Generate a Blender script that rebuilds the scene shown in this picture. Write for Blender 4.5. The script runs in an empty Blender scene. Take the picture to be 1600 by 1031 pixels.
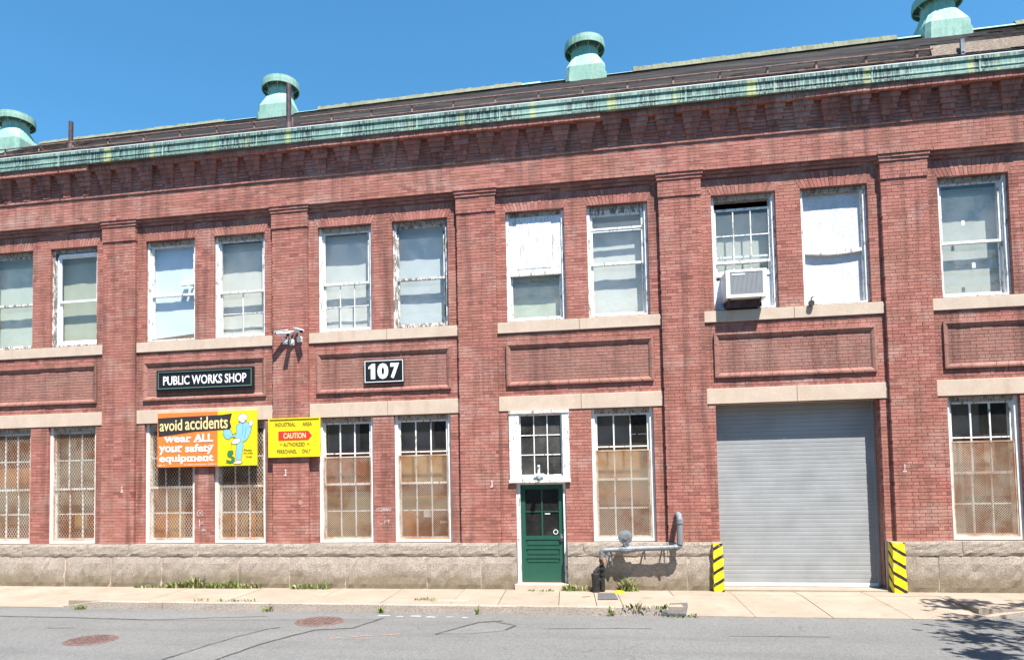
import bpy, bmesh, math, random
from mathutils import Vector, Matrix, noise
random.seed(7)
R = random.random
def U(a, b): return a + (b - a) * random.random()
S = bpy.context.scene
COL = S.collection

# ------------------------------------------------------------------ camera, sky, sun, exposure
cam_d = bpy.data.cameras.new('camera'); cam = bpy.data.objects.new('camera', cam_d); COL.objects.link(cam)
rot = ((0.9873051931387926, 0.02353358214409269, 0.1570815906229582),
       (0.15798541018797266, -0.04336845887823329, -0.9864886147048353),
       (-0.016403224344909217, 0.9987819317979246, -0.04653586729713273))
CAM = Vector((14.6278, -14.2555, 2.1079))
cam.matrix_world = Matrix.Translation(CAM) @ Matrix(rot).to_4x4()
cam_d.sensor_width = 36.0
cam_d.lens = 1050.0 / 1600 * 36
cam_d.shift_x = (800 - 716.88) / 1600
cam_d.shift_y = (715.74 - 515.5) / 1600
cam_d.clip_start = 0.1; cam_d.clip_end = 3000
S.camera = cam

SUN = Vector((0.72, -1.25, 2.9)).normalized()
W = bpy.data.worlds.new('World'); S.world = W; W.use_nodes = True
wn = W.node_tree; bg = wn.nodes['Background']
sky = wn.nodes.new('ShaderNodeTexSky'); sky.sky_type = 'NISHITA'; sky.sun_disc = False
sky.sun_elevation = math.asin(SUN.z); sky.sun_rotation = math.atan2(SUN.x, SUN.y)
sky.air_density = 1.0; sky.dust_density = 0.0; sky.ozone_density = 3.2; sky.altitude = 20
tint = wn.nodes.new('ShaderNodeMix'); tint.data_type = 'RGBA'; tint.blend_type = 'MULTIPLY'; tint.inputs[0].default_value = 1
tint.inputs[7].default_value = (.57, 1.12, 1.23, 1)      # clear polarised azure, the same all round
wn.links.new(sky.outputs[0], tint.inputs[6]); wn.links.new(tint.outputs[2], bg.inputs[0]); bg.inputs[1].default_value = 0.08
ld = bpy.data.lights.new('sun', 'SUN'); ld.energy = 5.0; ld.angle = math.radians(0.55); ld.color = (1.0, 0.955, 0.89)
sun = bpy.data.objects.new('sun', ld); COL.objects.link(sun); sun.location = (30, -40, 60)
sun.rotation_euler = SUN.to_track_quat('Z', 'Y').to_euler()
S.view_settings.view_transform = 'Standard'; S.view_settings.look = 'None'
S.view_settings.gamma = 1; S.view_settings.exposure = 1.3; S.view_settings.use_curve_mapping = False
S.cycles.max_bounces = 8; S.cycles.transparent_max_bounces = 16

# ------------------------------------------------------------------ material helpers
def newmat(name):
    m = bpy.data.materials.new(name); m.use_nodes = True
    nt = m.node_tree; b = nt.nodes['Principled BSDF']
    return m, nt, b
def nd(nt, t, **k):
    n = nt.nodes.new(t)
    for a, v in k.items():
        setattr(n, a, v)
    return n
def pos(nt, scale=(1, 1, 1)):
    g = nd(nt, 'ShaderNodeNewGeometry'); mp = nd(nt, 'ShaderNodeMapping')
    mp.inputs['Scale'].default_value = scale
    nt.links.new(g.outputs['Position'], mp.inputs['Vector']); return mp.outputs[0]
def noise_n(nt, vec, sc, det=4, rough=.55, dist=0):
    n = nd(nt, 'ShaderNodeTexNoise'); n.inputs['Scale'].default_value = sc; n.inputs['Detail'].default_value = det
    n.inputs['Roughness'].default_value = rough; n.inputs['Distortion'].default_value = dist
    nt.links.new(vec, n.inputs['Vector']); return n.outputs['Fac']
def ramp(nt, fac, stops, interp='LINEAR'):
    r = nd(nt, 'ShaderNodeValToRGB'); cr = r.color_ramp; cr.interpolation = interp
    while len(cr.elements) < len(stops): cr.elements.new(0.5)
    for e, (p, c) in zip(cr.elements, stops):
        e.position = p; e.color = (c[0], c[1], c[2], 1) if not isinstance(c, (int, float)) else (c, c, c, 1)
    nt.links.new(fac, r.inputs[0]); return r.outputs[0]
def mix(nt, fac, a, b, mode='MIX'):
    m = nd(nt, 'ShaderNodeMix', data_type='RGBA', blend_type=mode)
    for i, v in ((0, fac), (6, a), (7, b)):
        s = m.inputs[i]
        if isinstance(v, (int, float)): s.default_value = v
        elif isinstance(v, (tuple, list)): s.default_value = (v[0], v[1], v[2], 1)
        else: nt.links.new(v, s)
    return m.outputs[2]
def mth(nt, op, a, b=None, clamp=False):
    m = nd(nt, 'ShaderNodeMath', operation=op, use_clamp=clamp)
    for i, v in ((0, a), (1, b)):
        if v is None: continue
        if isinstance(v, (int, float)): m.inputs[i].default_value = v
        else: nt.links.new(v, m.inputs[i])
    return m.outputs[0]
def bump(nt, b, h, strength=.3, dist=.01):
    n = nd(nt, 'ShaderNodeBump'); n.inputs['Strength'].default_value = strength; n.inputs['Distance'].default_value = dist
    nt.links.new(h, n.inputs['Height']); nt.links.new(n.outputs[0], b.inputs['Normal'])
def rough(b, v, spec=.3):
    b.inputs['Roughness'].default_value = v
    b.inputs['Specular IOR Level'].default_value = spec

def simple(name, col, ro=.6, var=.12, sc=9.0, spec=.3, metal=0.0, bmp=.0):
    m, nt, b = newmat(name); p = pos(nt)
    f = noise_n(nt, p, sc, 5)
    d = tuple(c * (1 - var * 1.6) for c in col); l = tuple(min(1, c * (1 + var)) for c in col)
    nt.links.new(ramp(nt, f, [(.3, d), (.7, l)]), b.inputs['Base Color'])
    rough(b, ro, spec); b.inputs['Metallic'].default_value = metal
    if bmp: bump(nt, b, noise_n(nt, p, sc * 6, 4), bmp, .004)
    return m

def brick_mat(name, kind):
    m, nt, b = newmat(name); p = pos(nt)
    at = nd(nt, 'ShaderNodeAttribute', attribute_name='rnd'); oi = nd(nt, 'ShaderNodeObjectInfo')
    v = mth(nt, 'FRACT', mth(nt, 'ADD', at.outputs['Fac'], oi.outputs['Random']))
    c = ramp(nt, v, [(0, (.22, .085, .07)), (.08, (.325, .122, .097)), (.35, (.40, .153, .122)), (.7, (.44, .175, .139)), (.92, (.50, .215, .172)), (1, (.43, .18, .145))])
    # colour drifts over metres (different firings, washed areas)
    big = noise_n(nt, p, .55, 3, .6)
    c = mix(nt, ramp(nt, big, [(.38, 0), (.62, .55)]), c, mix(nt, .5, c, (.46, .215, .165)))
    # lime bloom: broken pale patches
    bl = noise_n(nt, pos(nt, (1, 1, 1.6)), .9, 8, .7, .4)
    blm = ramp(nt, bl, [(.50, 0), (.70, 1)])
    amt = .65 if kind == 'panel' else .58
    c = mix(nt, mth(nt, 'MULTIPLY', blm, amt), c, (.58, .42, .35))
    if kind == 'panel':
        c = mix(nt, ramp(nt, noise_n(nt, p, 2.3, 6, .7), [(.45, 0), (.7, .7)]), c, (.19, .105, .085))
    br = noise_n(nt, pos(nt, (1, 1, 1.3)), 1.15, 6, .65, .3)
    c = mix(nt, ramp(nt, br, [(.46, 0), (.66, .6)]), c, (.33, .155, .108))
    if kind == 'panel': c = mix(nt, .42, c, (.30, .185, .15))
    # soot streaks running down
    st = noise_n(nt, pos(nt, (5, 5, .35)), 1.0, 5, .6)
    c = mix(nt, ramp(nt, st, [(.48, 0), (.70, .75)]), c, (.135, .072, .058))
    gr = noise_n(nt, p, 60, 4, .7)
    c = mix(nt, ramp(nt, gr, [(.35, .35), (.65, 0)]), c, (.13, .05, .04))
    nt.links.new(c, b.inputs['Base Color']); rough(b, .88, .15)
    bump(nt, b, noise_n(nt, p, 110, 5, .7), .5, .006)
    return m
def mortar_mat(name, m0, m1, m2):
    m, nt, b = newmat(name); p = pos(nt)
    f = noise_n(nt, p, .8, 6, .65, .3)
    c = ramp(nt, f, [(.40, m0), (.52, m1), (.66, m2)])
    c = mix(nt, ramp(nt, noise_n(nt, p, 14, 4), [(.4, .4), (.6, 0)]), c, tuple(x * .6 for x in m0))
    nt.links.new(c, b.inputs['Base Color']); rough(b, .95, .1); bump(nt, b, noise_n(nt, p, 140, 3), .4, .004)
    return m
def slate_mat():
    m, nt, b = newmat('slate'); p = pos(nt); at = nd(nt, 'ShaderNodeAttribute', attribute_name='rnd')
    c = ramp(nt, at.outputs['Fac'], [(0, (.012, .010, .011)), (.5, (.026, .022, .022)), (.85, (.045, .038, .035)), (1, (.085, .07, .06))])
    c = mix(nt, ramp(nt, noise_n(nt, pos(nt, (.5, 3, 3)), 1.3, 6, .7), [(.45, 0), (.68, .7)]), c, (.075, .062, .05))
    c = mix(nt, ramp(nt, noise_n(nt, p, 9, 6, .7), [(.52, 0), (.7, .5)]), c, (.012, .010, .010))
    nt.links.new(c, b.inputs['Base Color']); rough(b, .85, .15); bump(nt, b, noise_n(nt, p, 40, 4), .4, .006); return m
def stone_mat(name, c0, c1, streak, ro=.85, sc=3.0, bmp=.25):
    m, nt, b = newmat(name); p = pos(nt)
    c = ramp(nt, noise_n(nt, p, sc, 7, .65), [(.3, c0), (.7, c1)])
    c = mix(nt, ramp(nt, noise_n(nt, pos(nt, (4, 4, .5)), 1.2, 5), [(.52, 0), (.75, .6)]), c, streak)
    c = mix(nt, ramp(nt, noise_n(nt, p, 45, 4, .7), [(.35, .3), (.6, 0)]), c, tuple(x * .55 for x in c0))
    nt.links.new(c, b.inputs['Base Color']); rough(b, ro, .2); bump(nt, b, noise_n(nt, p, 70, 5), bmp, .006)
    return m
def granite_mat(name, moss):
    m, nt, b = newmat(name); p = pos(nt)
    c = ramp(nt, noise_n(nt, p, 1.3, 6, .6), [(.3, (.43, .36, .295)), (.55, (.50, .425, .355)), (.75, (.55, .465, .38))])
    c = mix(nt, ramp(nt, noise_n(nt, p, 38, 5, .75), [(.36, .75), (.56, 0)]), c, (.17, .135, .11))
    v = nd(nt, 'ShaderNodeTexVoronoi'); v.inputs['Scale'].default_value = 95; nt.links.new(p, v.inputs['Vector'])
    c = mix(nt, ramp(nt, v.outputs['Distance'], [(.12, .45), (.3, 0)]), c, (.7, .62, .52))
    if moss:
        # algae and splashed grime growing up from the pavement, ragged edge
        sx = nd(nt, 'ShaderNodeSeparateXYZ'); nt.links.new(p, sx.inputs[0])
        h = mth(nt, 'ADD', sx.outputs['Z'], mth(nt, 'MULTIPLY', noise_n(nt, p, 1.7, 9, .8), -.95))
        mk = ramp(nt, mth(nt, 'ADD', h, .5), [(.22, .75), (.44, 0)])
        # (value below zero saturates the ramp)
        c = mix(nt, mk, c, mix(nt, noise_n(nt, p, 9, 5), (.15, .115, .065), (.32, .255, .165)))
    nt.links.new(c, b.inputs['Base Color']); rough(b, .9, .2)
    bump(nt, b, noise_n(nt, pos(nt, (1, 1, 1.5)), 26, 9, .85, .6), .9, .045)
    return m
def paint_mat(name, col, wood, thr, ro=.6, zs=.25):
    """old paint, flaking along the grain to the wood under it"""
    m, nt, b = newmat(name)
    f = noise_n(nt, pos(nt, (9, 9, 9 * zs)), 2.2, 8, .75, .2)
    k = ramp(nt, f, [(thr, 0), (thr + .05, 1)])
    dirt = ramp(nt, noise_n(nt, pos(nt), 5, 5), [(.3, tuple(x * .86 for x in col)), (.7, col)])
    w = ramp(nt, noise_n(nt, pos(nt, (30, 30, 3)), 1, 4), [(.3, tuple(x * .6 for x in wood)), (.7, wood)])
    nt.links.new(mix(nt, k, dirt, w), b.inputs['Base Color']); rough(b, ro, .3)
    bump(nt, b, mth(nt, 'SUBTRACT', 1.0, k), .4, .004)
    return m
def copper_mat(name, streaky, dk=1.0):
    m, nt, b = newmat(name); p = pos(nt)
    c = ramp(nt, noise_n(nt, p, 1.6, 6, .6), [(.3, tuple(dk * x for x in (.20, .36, .29))), (.5, tuple(dk * x for x in (.28, .45, .375))), (.7, tuple(dk * x for x in (.37, .52, .45)))])
    c = mix(nt, ramp(nt, noise_n(nt, p, 22, 5), [(.4, .3), (.6, 0)]), c, (.12, .22, .17))
    dr = noise_n(nt, pos(nt, (11, 11, .9)), 1.0, 5, .65)
    c = mix(nt, ramp(nt, dr, [(.50, 0), (.68, .55)]), c, (.16, .25, .17))
    c = mix(nt, ramp(nt, noise_n(nt, pos(nt, (5, 5, .6)), 1.3, 4), [(.58, 0), (.7, .5)]), c, (.36, .34, .20))
    if streaky:
        s1 = noise_n(nt, pos(nt, (34, 34, .7)), 1.0, 3, .6); s2 = noise_n(nt, pos(nt, (1.1, 1.1, .4)), 1.0, 4)
        k = mth(nt, 'MULTIPLY', ramp(nt, s1, [(.40, 0), (.54, 1)]), ramp(nt, s2, [(.38, .12), (.54, 1.0)]))
        c = mix(nt, k, c, (.045, .065, .065))
        y = mth(nt, 'MULTIPLY', ramp(nt, noise_n(nt, pos(nt, (2.3, 2.3, .1)), 1, 2), [(.60, 0), (.66, 1)]), .6)
        c = mix(nt, y, c, (.45, .45, .16))
    nt.links.new(c, b.inputs['Base Color']); rough(b, .7, .3)
    return m
def glass_mat(name, wav, tint=(.93, .96, .95), dust=.12):
    m, nt, b = newmat(name); nt.nodes.remove(b); out = nt.nodes['Material Output']
    t = nd(nt, 'ShaderNodeBsdfTransparent'); t.inputs[0].default_value = (*tint, 1)
    g = nd(nt, 'ShaderNodeBsdfGlossy'); g.inputs['Roughness'].default_value = .02
    ge = nd(nt, 'ShaderNodeNewGeometry'); dt = nd(nt, 'ShaderNodeVectorMath', operation='DOT_PRODUCT')
    nt.links.new(ge.outputs['Incoming'], dt.inputs[0]); nt.links.new(ge.outputs['Normal'], dt.inputs[1])
    sch = mth(nt, 'POWER', mth(nt, 'SUBTRACT', 1.0, mth(nt, 'ABSOLUTE', dt.outputs['Value']), True), 5.0)
    fac = mth(nt, 'ADD', .07, mth(nt, 'MULTIPLY', sch, .93))     # both faces of the pane, Schlick
    mx = nd(nt, 'ShaderNodeMixShader')
    nt.links.new(fac, mx.inputs[0]); nt.links.new(t.outputs[0], mx.inputs[1]); nt.links.new(g.outputs[0], mx.inputs[2])
    df = nd(nt, 'ShaderNodeBsdfDiffuse'); df.inputs[0].default_value = (.62, .60, .56, 1); m2 = nd(nt, 'ShaderNodeMixShader')
    du = ramp(nt, noise_n(nt, pos(nt, (1, 1, .7)), 2.4, 7, .65, .4), [(.32, .015), (.72, dust)])
    nt.links.new(du, m2.inputs[0]); nt.links.new(mx.outputs[0], m2.inputs[1]); nt.links.new(df.outputs[0], m2.inputs[2]); nt.links.new(m2.outputs[0], out.inputs[0])
    bn = nd(nt, 'ShaderNodeBump'); bn.inputs['Strength'].default_value = wav; bn.inputs['Distance'].default_value = .05
    nt.links.new(noise_n(nt, pos(nt, (1, 1, 1.8)), 3.2, 2, .4), bn.inputs['Height']); nt.links.new(bn.outputs[0], g.inputs['Normal'])
    return m
def flat(name, col, ro=.5, spec=.4):
    m, nt, b = newmat(name); p = pos(nt)
    c = ramp(nt, noise_n(nt, p, 6, 5), [(.25, tuple(c * .88 for c in col)), (.7, col)])
    c = mix(nt, ramp(nt, noise_n(nt, pos(nt, (14, 14, 1.2)), 1, 5), [(.54, 0), (.78, .45)]), c, tuple(x * .55 + .03 for x in col))
    c = mix(nt, ramp(nt, noise_n(nt, p, 30, 4, .7), [(.62, 0), (.74, .5)]), c, tuple(x * .5 + .05 for x in col))
    nt.links.new(c, b.inputs['Base Color']); rough(b, ro, spec)
    return m
def asphalt_mat(name, c0, c1):
    m, nt, b = newmat(name); p = pos(nt)
    c = ramp(nt, noise_n(nt, p, .35, 6, .6), [(.3, c0), (.7, c1)])
    v = nd(nt, 'ShaderNodeTexVoronoi'); v.inputs['Scale'].default_value = 48; nt.links.new(p, v.inputs['Vector'])
    c = mix(nt, ramp(nt, v.outputs['Color'], [(.2, .6), (.8, 0)]), c, tuple(x * .6 for x in c0))
    c = mix(nt, ramp(nt, noise_n(nt, p, 160, 2), [(.56, 0), (.68, .6)]), c, (.38, .37, .35))
    c = mix(nt, ramp(nt, noise_n(nt, pos(nt, (.25, 2.2, 1)), 1, 5), [(.5, 0), (.7, .35)]), c, tuple(x * .75 for x in c0))
    ve = nd(nt, 'ShaderNodeTexVoronoi', feature='DISTANCE_TO_EDGE'); ve.inputs['Scale'].default_value = .55
    wp = nd(nt, 'ShaderNodeVectorMath', operation='ADD'); nt.links.new(p, wp.inputs[0])
    nz = nd(nt, 'ShaderNodeTexNoise'); nz.inputs['Scale'].default_value = 1.6; nz.inputs['Detail'].default_value = 6; nt.links.new(p, nz.inputs['Vector']); nt.links.new(nz.outputs['Color'], wp.inputs[1])
    nt.links.new(wp.outputs[0], ve.inputs['Vector'])
    ck = mth(nt, 'MULTIPLY', ramp(nt, ve.outputs['Distance'], [(.0, 1), (.012, 0)]), ramp(nt, noise_n(nt, p, .5, 3), [(.45, 0), (.6, .35)]))
    c = mix(nt, ck, c, tuple(x * .35 for x in c0))
    c = mix(nt, ramp(nt, noise_n(nt, p, 1.7, 6, .7), [(.6, 0), (.75, .4)]), c, tuple(x * .55 for x in c0))
    nt.links.new(c, b.inputs['Base Color']); rough(b, .9, .2); bump(nt, b, noise_n(nt, p, 130, 3), .6, .012)
    return m
def concrete_mat(name, c0, c1):
    m, nt, b = newmat(name); p = pos(nt); oi = nd(nt, 'ShaderNodeObjectInfo')
    c = ramp(nt, noise_n(nt, p, 1.1, 7, .65), [(.3, c0), (.7, c1)])
    c = mix(nt, mth(nt, 'MULTIPLY', oi.outputs['Random'], .25), c, tuple(x * .75 for x in c0))
    c = mix(nt, ramp(nt, noise_n(nt, p, 80, 4), [(.3, .4), (.55, 0)]), c, tuple(x * .6 for x in c0))
    c = mix(nt, ramp(nt, noise_n(nt, p, 3.1, 8, .75), [(.52, 0), (.70, .6)]), c, tuple(x * .66 for x in c0))
    nt.links.new(c, b.inputs['Base Color']); rough(b, .9, .2); bump(nt, b, noise_n(nt, p, 90, 4), .3, .006)
    return m
def shade_mat(name, col, fold=0):
    m, nt, b = newmat(name); p = pos(nt)
    c = ramp(nt, noise_n(nt, pos(nt, (2, 2, 1)), 1.5, 4), [(.3, tuple(x * .9 for x in col)), (.7, col)])
    nt.links.new(c, b.inputs['Base Color']); rough(b, .9, .1)
    return m
def mesh_paint():
    m, nt, b = newmat('grille_paint'); p = pos(nt)
    k = ramp(nt, noise_n(nt, p, 1.6, 6, .7), [(.44, 0), (.60, 1)])
    nt.links.new(mix(nt, mth(nt, 'MULTIPLY', k, .85), (.56, .46, .35), (.34, .145, .06)), b.inputs['Base Color']); rough(b, .7, .3)
    return m

M = dict(
    brick=brick_mat('red_brick', 'wall'), pbrick=brick_mat('weathered_panel_brick', 'panel'), mortar=mortar_mat('mortar', (.215, .095, .08), (.30, .15, .125), (.50, .36, .31)), mortarp=mortar_mat('pale_mortar', (.36, .22, .18), (.56, .42, .36), (.68, .55, .48)),
    sand=stone_mat('sandstone', (.50, .39, .305), (.59, .475, .375), (.46, .33, .23)),
    granite=granite_mat('granite_cap', False), graniteb=granite_mat('granite_base', True),
    white=paint_mat('flaking_white_paint', (.78, .77, .74), (.30, .26, .22), .545),
    whiteold=paint_mat('badly_flaking_white_paint', (.74, .73, .70), (.24, .205, .175), .47),
    whiteboard=paint_mat('weathered_white_board', (.76, .76, .79), (.54, .53, .53), .53, zs=.12),
    whitewash=paint_mat('white_painted_board', (.66, .66, .69), (.46, .45, .47), .53, zs=6),
    whitel=paint_mat('worn_white_paint', (.80, .79, .75), (.42, .37, .31), .60),
    greywood=paint_mat('bare_grey_wood', (.42, .38, .33), (.20, .165, .135), .50),
    vinyl=flat('white_vinyl', (.86, .87, .88)),
    copper=copper_mat('copper_patina', False), copperg=copper_mat('streaked_copper', True, .80),
    lead=stone_mat('lichen_coping', (.155, .17, .115), (.265, .265, .185), (.09, .075, .05), bmp=.6),
    slate=slate_mat(),
    rust=simple('rusty_iron', (.28, .17, .13), .8, .35, 7, .2),
    darkiron=simple('dark_pipe', (.075, .045, .05), .6, .35, 8, .35),
    plank=paint_mat('weathered_plank', (.20, .145, .10), (.10, .06, .045), .50, zs=4),
    flash=flat('white_flashing', (.80, .80, .80)),
    glass=glass_mat('window_glass', .10, dust=.05), glassw=glass_mat('old_wavy_glass', .35, dust=.16),
    dark=simple('dark_interior', (.04, .038, .037), .9, .3),
    green=flat('green_door_paint', (.016, .085, .058), .35, .5),
    doorgrey=simple('grey_shutter_steel', (.30, .309, .312), .5, .08, 2, .3),
    black=flat('black_sign_paint', (.012, .013, .016), .35), signgreen=flat('dull_green_edge', (.10, .17, .13)),
    letter=flat('white_lettering', (.85, .86, .86)), cream=flat('cream_lettering', (.84, .66, .30)),
    orange=flat('orange_sign_paint', (.82, .20, .035)), yellow=flat('yellow_sign_paint', (.78, .62, .010)),
    signblack=flat('sign_black', (.035, .028, .03)), red=flat('red_arrow_paint', (.70, .035, .02)),
    ink=flat('olive_ink', (.13, .10, .015)), blue=flat('pale_blue_print', (.24, .52, .68)), skin=flat('pale_skin_print', (.72, .62, .55)),
    dgreen=flat('green_print', (.03, .20, .07)),
    steel=simple('galvanised_pipe', (.19, .205, .22), .5, .25, 9, .4, .2), pipegrey=simple('grey_painted_pipe', (.19, .21, .225), .5, .15, 5, .4),
    seal=simple('road_sealant', (.085, .083, .081), .8, .3, 8, .2), tar=simple('tarry_black', (.028, .025, .024), .6, .3, 10, .3),
    acbody=flat('ac_beige_case', (.66, .66, .64)), acgrille=flat('ac_grey_grille', (.30, .305, .31)),
    cam=flat('camera_white_plastic', (.80, .82, .84)), lens=flat('black_lens', (.01, .01, .012), .2),
    asphalt=asphalt_mat('asphalt', (.136, .134, .13), (.176, .173, .168)), asphaltl=asphalt_mat('asphalt_patch', (.15, .147, .143), (.185, .181, .176)),
    asphaltd=asphalt_mat('dark_asphalt', (.085, .083, .085), (.12, .118, .118)),
    oldbrick=simple('brown_brick', (.16, .085, .065), .9, .25, 1.5, .1), conc=concrete_mat('pavement_concrete', (.27, .215, .165), (.36, .295, .235)), curb=granite_mat('curb_granite', False),
    manhole=simple('rusty_iron_cover', (.14, .088, .078), .7, .3, 14, .3, bmp=.4),
    grass=simple('weed_green', (.17, .225, .05), .7, .45, 11), drygrass=simple('dry_weed', (.44, .38, .22), .8, .35, 11),
    leaf=simple('tree_leaf', (.05, .10, .025), .6, .4, 3), bark=simple('bark', (.10, .075, .055), .9, .35, 6, bmp=.5),
    mark=flat('white_road_paint', (.50, .50, .49), .8), omark=flat('faded_orange_paint', (.42, .24, .16), .8),
    grille=mesh_paint(), soil=simple('joint_dirt', (.12, .10, .07), .95, .3),
    sticker=flat('white_sticker', (.82, .83, .82)), worn=paint_mat('worn_stencil_paint', (.66, .56, .52), (.40, .17, .14), .50, zs=1),
)
def blindm(name, c): 
    M[name] = shade_mat(name, c)
for nme, c in dict(blind_green=(.52, .57, .49), blind_olive=(.42, .43, .33), blind_bluewhite=(.66, .73, .84), blind_cream=(.62, .61, .55), blind_pale=(.60, .605, .575),
                   blind_bluegrey=(.56, .60, .61), blind_sage=(.49, .54, .45), blind_grey=(.47, .48, .44), wood_orange=(0.500, 0.155, 0.022), wood_tan=(0.340, 0.170, 0.050), wood_red=(0.190, 0.045, 0.018),
                   curtain_grey=(0.240, 0.180, 0.130), wood_dark=(0.070, 0.035, 0.028), reflection_grey=(.17, .17, .175), card_yellow=(0.390, 0.247, 0.075), wood_ochre=(0.460, 0.210, 0.040)).items():  # the neutral grey imitates reflections in the top panes
    blindm(nme, c)

# ------------------------------------------------------------------ mesh helpers
ORG = {}
def tag(o, label=None, cat=None, group=None, kind=None):
    if label: o['label'] = label
    if cat: o['category'] = cat
    if group: o['group'] = group
    if kind: o['kind'] = kind
    return o
def link(o, parent=None):
    COL.objects.link(o)
    if parent is not None: o.parent = parent
    return o
def thing(name, label, cat, loc, group=None):
    o = bpy.data.objects.new(name, None); o.empty_display_size = .2; COL.objects.link(o); o.location = loc
    ORG[o.name] = Vector(loc); return tag(o, label, cat, group)
class MB:
    def __init__(s): s.v = []; s.f = []; s.m = []; s.r = []; s.cm = 0; s.cr = 0.0
    def poly(s, pts):
        n = len(s.v); s.v += [tuple(p) for p in pts]; s.f.append(tuple(range(n, n + len(pts)))); s.m.append(s.cm); s.r.append(s.cr); return s
    def hexa(s, p, skip=()):
        """p: 8 points, bottom ring 0-3 (ccw seen from above), top ring 4-7"""
        n = len(s.v); s.v += [tuple(q) for q in p]
        for i, q in enumerate(((3, 2, 1, 0), (4, 5, 6, 7), (0, 1, 5, 4), (1, 2, 6, 5), (2, 3, 7, 6), (3, 0, 4, 7))):
            if i in skip: continue
            s.f.append(tuple(n + a for a in q)); s.m.append(s.cm); s.r.append(s.cr)
        return s
    def box(s, x0, x1, y0, y1, z0, z1, skip=()):
        return s.hexa(((x0, y0, z0), (x1, y0, z0), (x1, y1, z0), (x0, y1, z0), (x0, y0, z1), (x1, y0, z1), (x1, y1, z1), (x0, y1, z1)), skip)
    def bar(s, a, b, w, d, up=(0, -1, 0)):
        """square bar from a to b: width w across, depth d along up"""
        a = Vector(a); b = Vector(b); t = (b - a).normalized(); n = Vector(up); sd = t.cross(n).normalized() * (w / 2); n = n.normalized() * (d / 2)
        return s.hexa((a - sd - n, a + sd - n, a + sd + n, a - sd + n, b - sd - n, b + sd - n, b + sd + n, b - sd + n))
    def tube(s, pts, rad, seg=10, cap=True):
        pts = [Vector(p) for p in pts]; rads = rad if isinstance(rad, (list, tuple)) else [rad] * len(pts); rings = []
        ref = None
        for i, p in enumerate(pts):
            t = (pts[min(i + 1, len(pts) - 1)] - pts[max(i - 1, 0)]).normalized()
            if ref is None: ref = t.orthogonal().normalized()
            ref = (ref - t * ref.dot(t)).normalized(); bn = t.cross(ref)
            n = len(s.v)
            for k in range(seg):
                a = 2 * math.pi * k / seg; s.v.append(tuple(p + (ref * math.cos(a) + bn * math.sin(a)) * rads[i]))
            rings.append(n)
        for i in range(len(rings) - 1):
            for k in range(seg):
                k2 = (k + 1) % seg; s.f.append((rings[i] + k, rings[i] + k2, rings[i + 1] + k2, rings[i + 1] + k)); s.m.append(s.cm); s.r.append(s.cr)
        if cap:
            s.f.append(tuple(rings[0] + k for k in reversed(range(seg)))); s.m.append(s.cm); s.r.append(s.cr)
            s.f.append(tuple(rings[-1] + k for k in range(seg))); s.m.append(s.cm); s.r.append(s.cr)
        return s
    def lathe(s, c, prof, seg=28, axis='z'):
        """prof: list of (radius, height) along axis from centre c"""
        n0 = len(s.v); c = Vector(c)
        for r, h in prof:
            for k in range(seg):
                a = 2 * math.pi * k / seg
                q = Vector((r * math.cos(a), r * math.sin(a), h)) if axis == 'z' else Vector((r * math.cos(a), -h, r * math.sin(a)))
                s.v.append(tuple(c + q))
        for i in range(len(prof) - 1):
            for k in range(seg):
                k2 = (k + 1) % seg; a, b = n0 + i * seg, n0 + (i + 1) * seg
                s.f.append((a + k, a + k2, b + k2, b + k)); s.m.append(s.cm); s.r.append(s.cr)
        return s
    def ext(s, prof, x0, x1):
        """extrude a closed (y,z) profile along X"""
        n = len(s.v); k = len(prof)
        for x in (x0, x1): s.v += [(x, y, z) for y, z in prof]
        for i in range(k):
            j = (i + 1) % k; s.f.append((n + i, n + j, n + k + j, n + k + i)); s.m.append(s.cm); s.r.append(s.cr)
        s.f.append(tuple(n + i for i in reversed(range(k)))); s.f.append(tuple(n + k + i for i in range(k))); s.m += [s.cm] * 2; s.r += [s.cr] * 2
        return s
    def mesh(s, name, mats, org=(0, 0, 0), rnd=False, smooth=False):
        me = bpy.data.meshes.new(name); o = Vector(org)
        me.from_pydata([(x - o.x, y - o.y, z - o.z) for x, y, z in s.v], [], s.f)
        mats = mats if isinstance(mats, (list, tuple)) else [mats]
        for q in mats: me.materials.append(q)
        if len(mats) > 1: me.polygons.foreach_set('material_index', s.m)
        if rnd:
            a = me.attributes.new('rnd', 'FLOAT', 'FACE'); a.data.foreach_set('value', s.r)
        if smooth: me.polygons.foreach_set('use_smooth', [True] * len(me.polygons))
        me.update(); return me
    def build(s, name, mats, parent=None, rnd=False, smooth=False, fixn=True, kind=None):
        org = ORG[parent.name] if parent is not None else Vector((0, 0, 0))
        me = s.mesh(name, mats, org, rnd, smooth)
        if fixn:
            bm = bmesh.new(); bm.from_mesh(me); bmesh.ops.recalc_face_normals(bm, faces=bm.faces); bm.to_mesh(me); bm.free()
        o = bpy.data.objects.new(name, me); link(o, parent); ORG[o.name] = org
        if kind: o['kind'] = kind
        return o
def own(mb, name, mats, label, cat, group=None, **k):
    """a top-level thing that is one mesh, origin at its base centre"""
    xs = [p[0] for p in mb.v]; ys = [p[1] for p in mb.v]; zs = [p[2] for p in mb.v]
    c = Vector(((min(xs) + max(xs)) / 2, (min(ys) + max(ys)) / 2, min(zs)))
    me = mb.mesh(name, mats, c, smooth=k.get('smooth', False)); bm = bmesh.new(); bm.from_mesh(me); bmesh.ops.recalc_face_normals(bm, faces=bm.faces); bm.to_mesh(me); bm.free()
    o = bpy.data.objects.new(name, me); o.location = c; link(o); ORG[o.name] = c
    return tag(o, label, cat, group, k.get('kind'))
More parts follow.
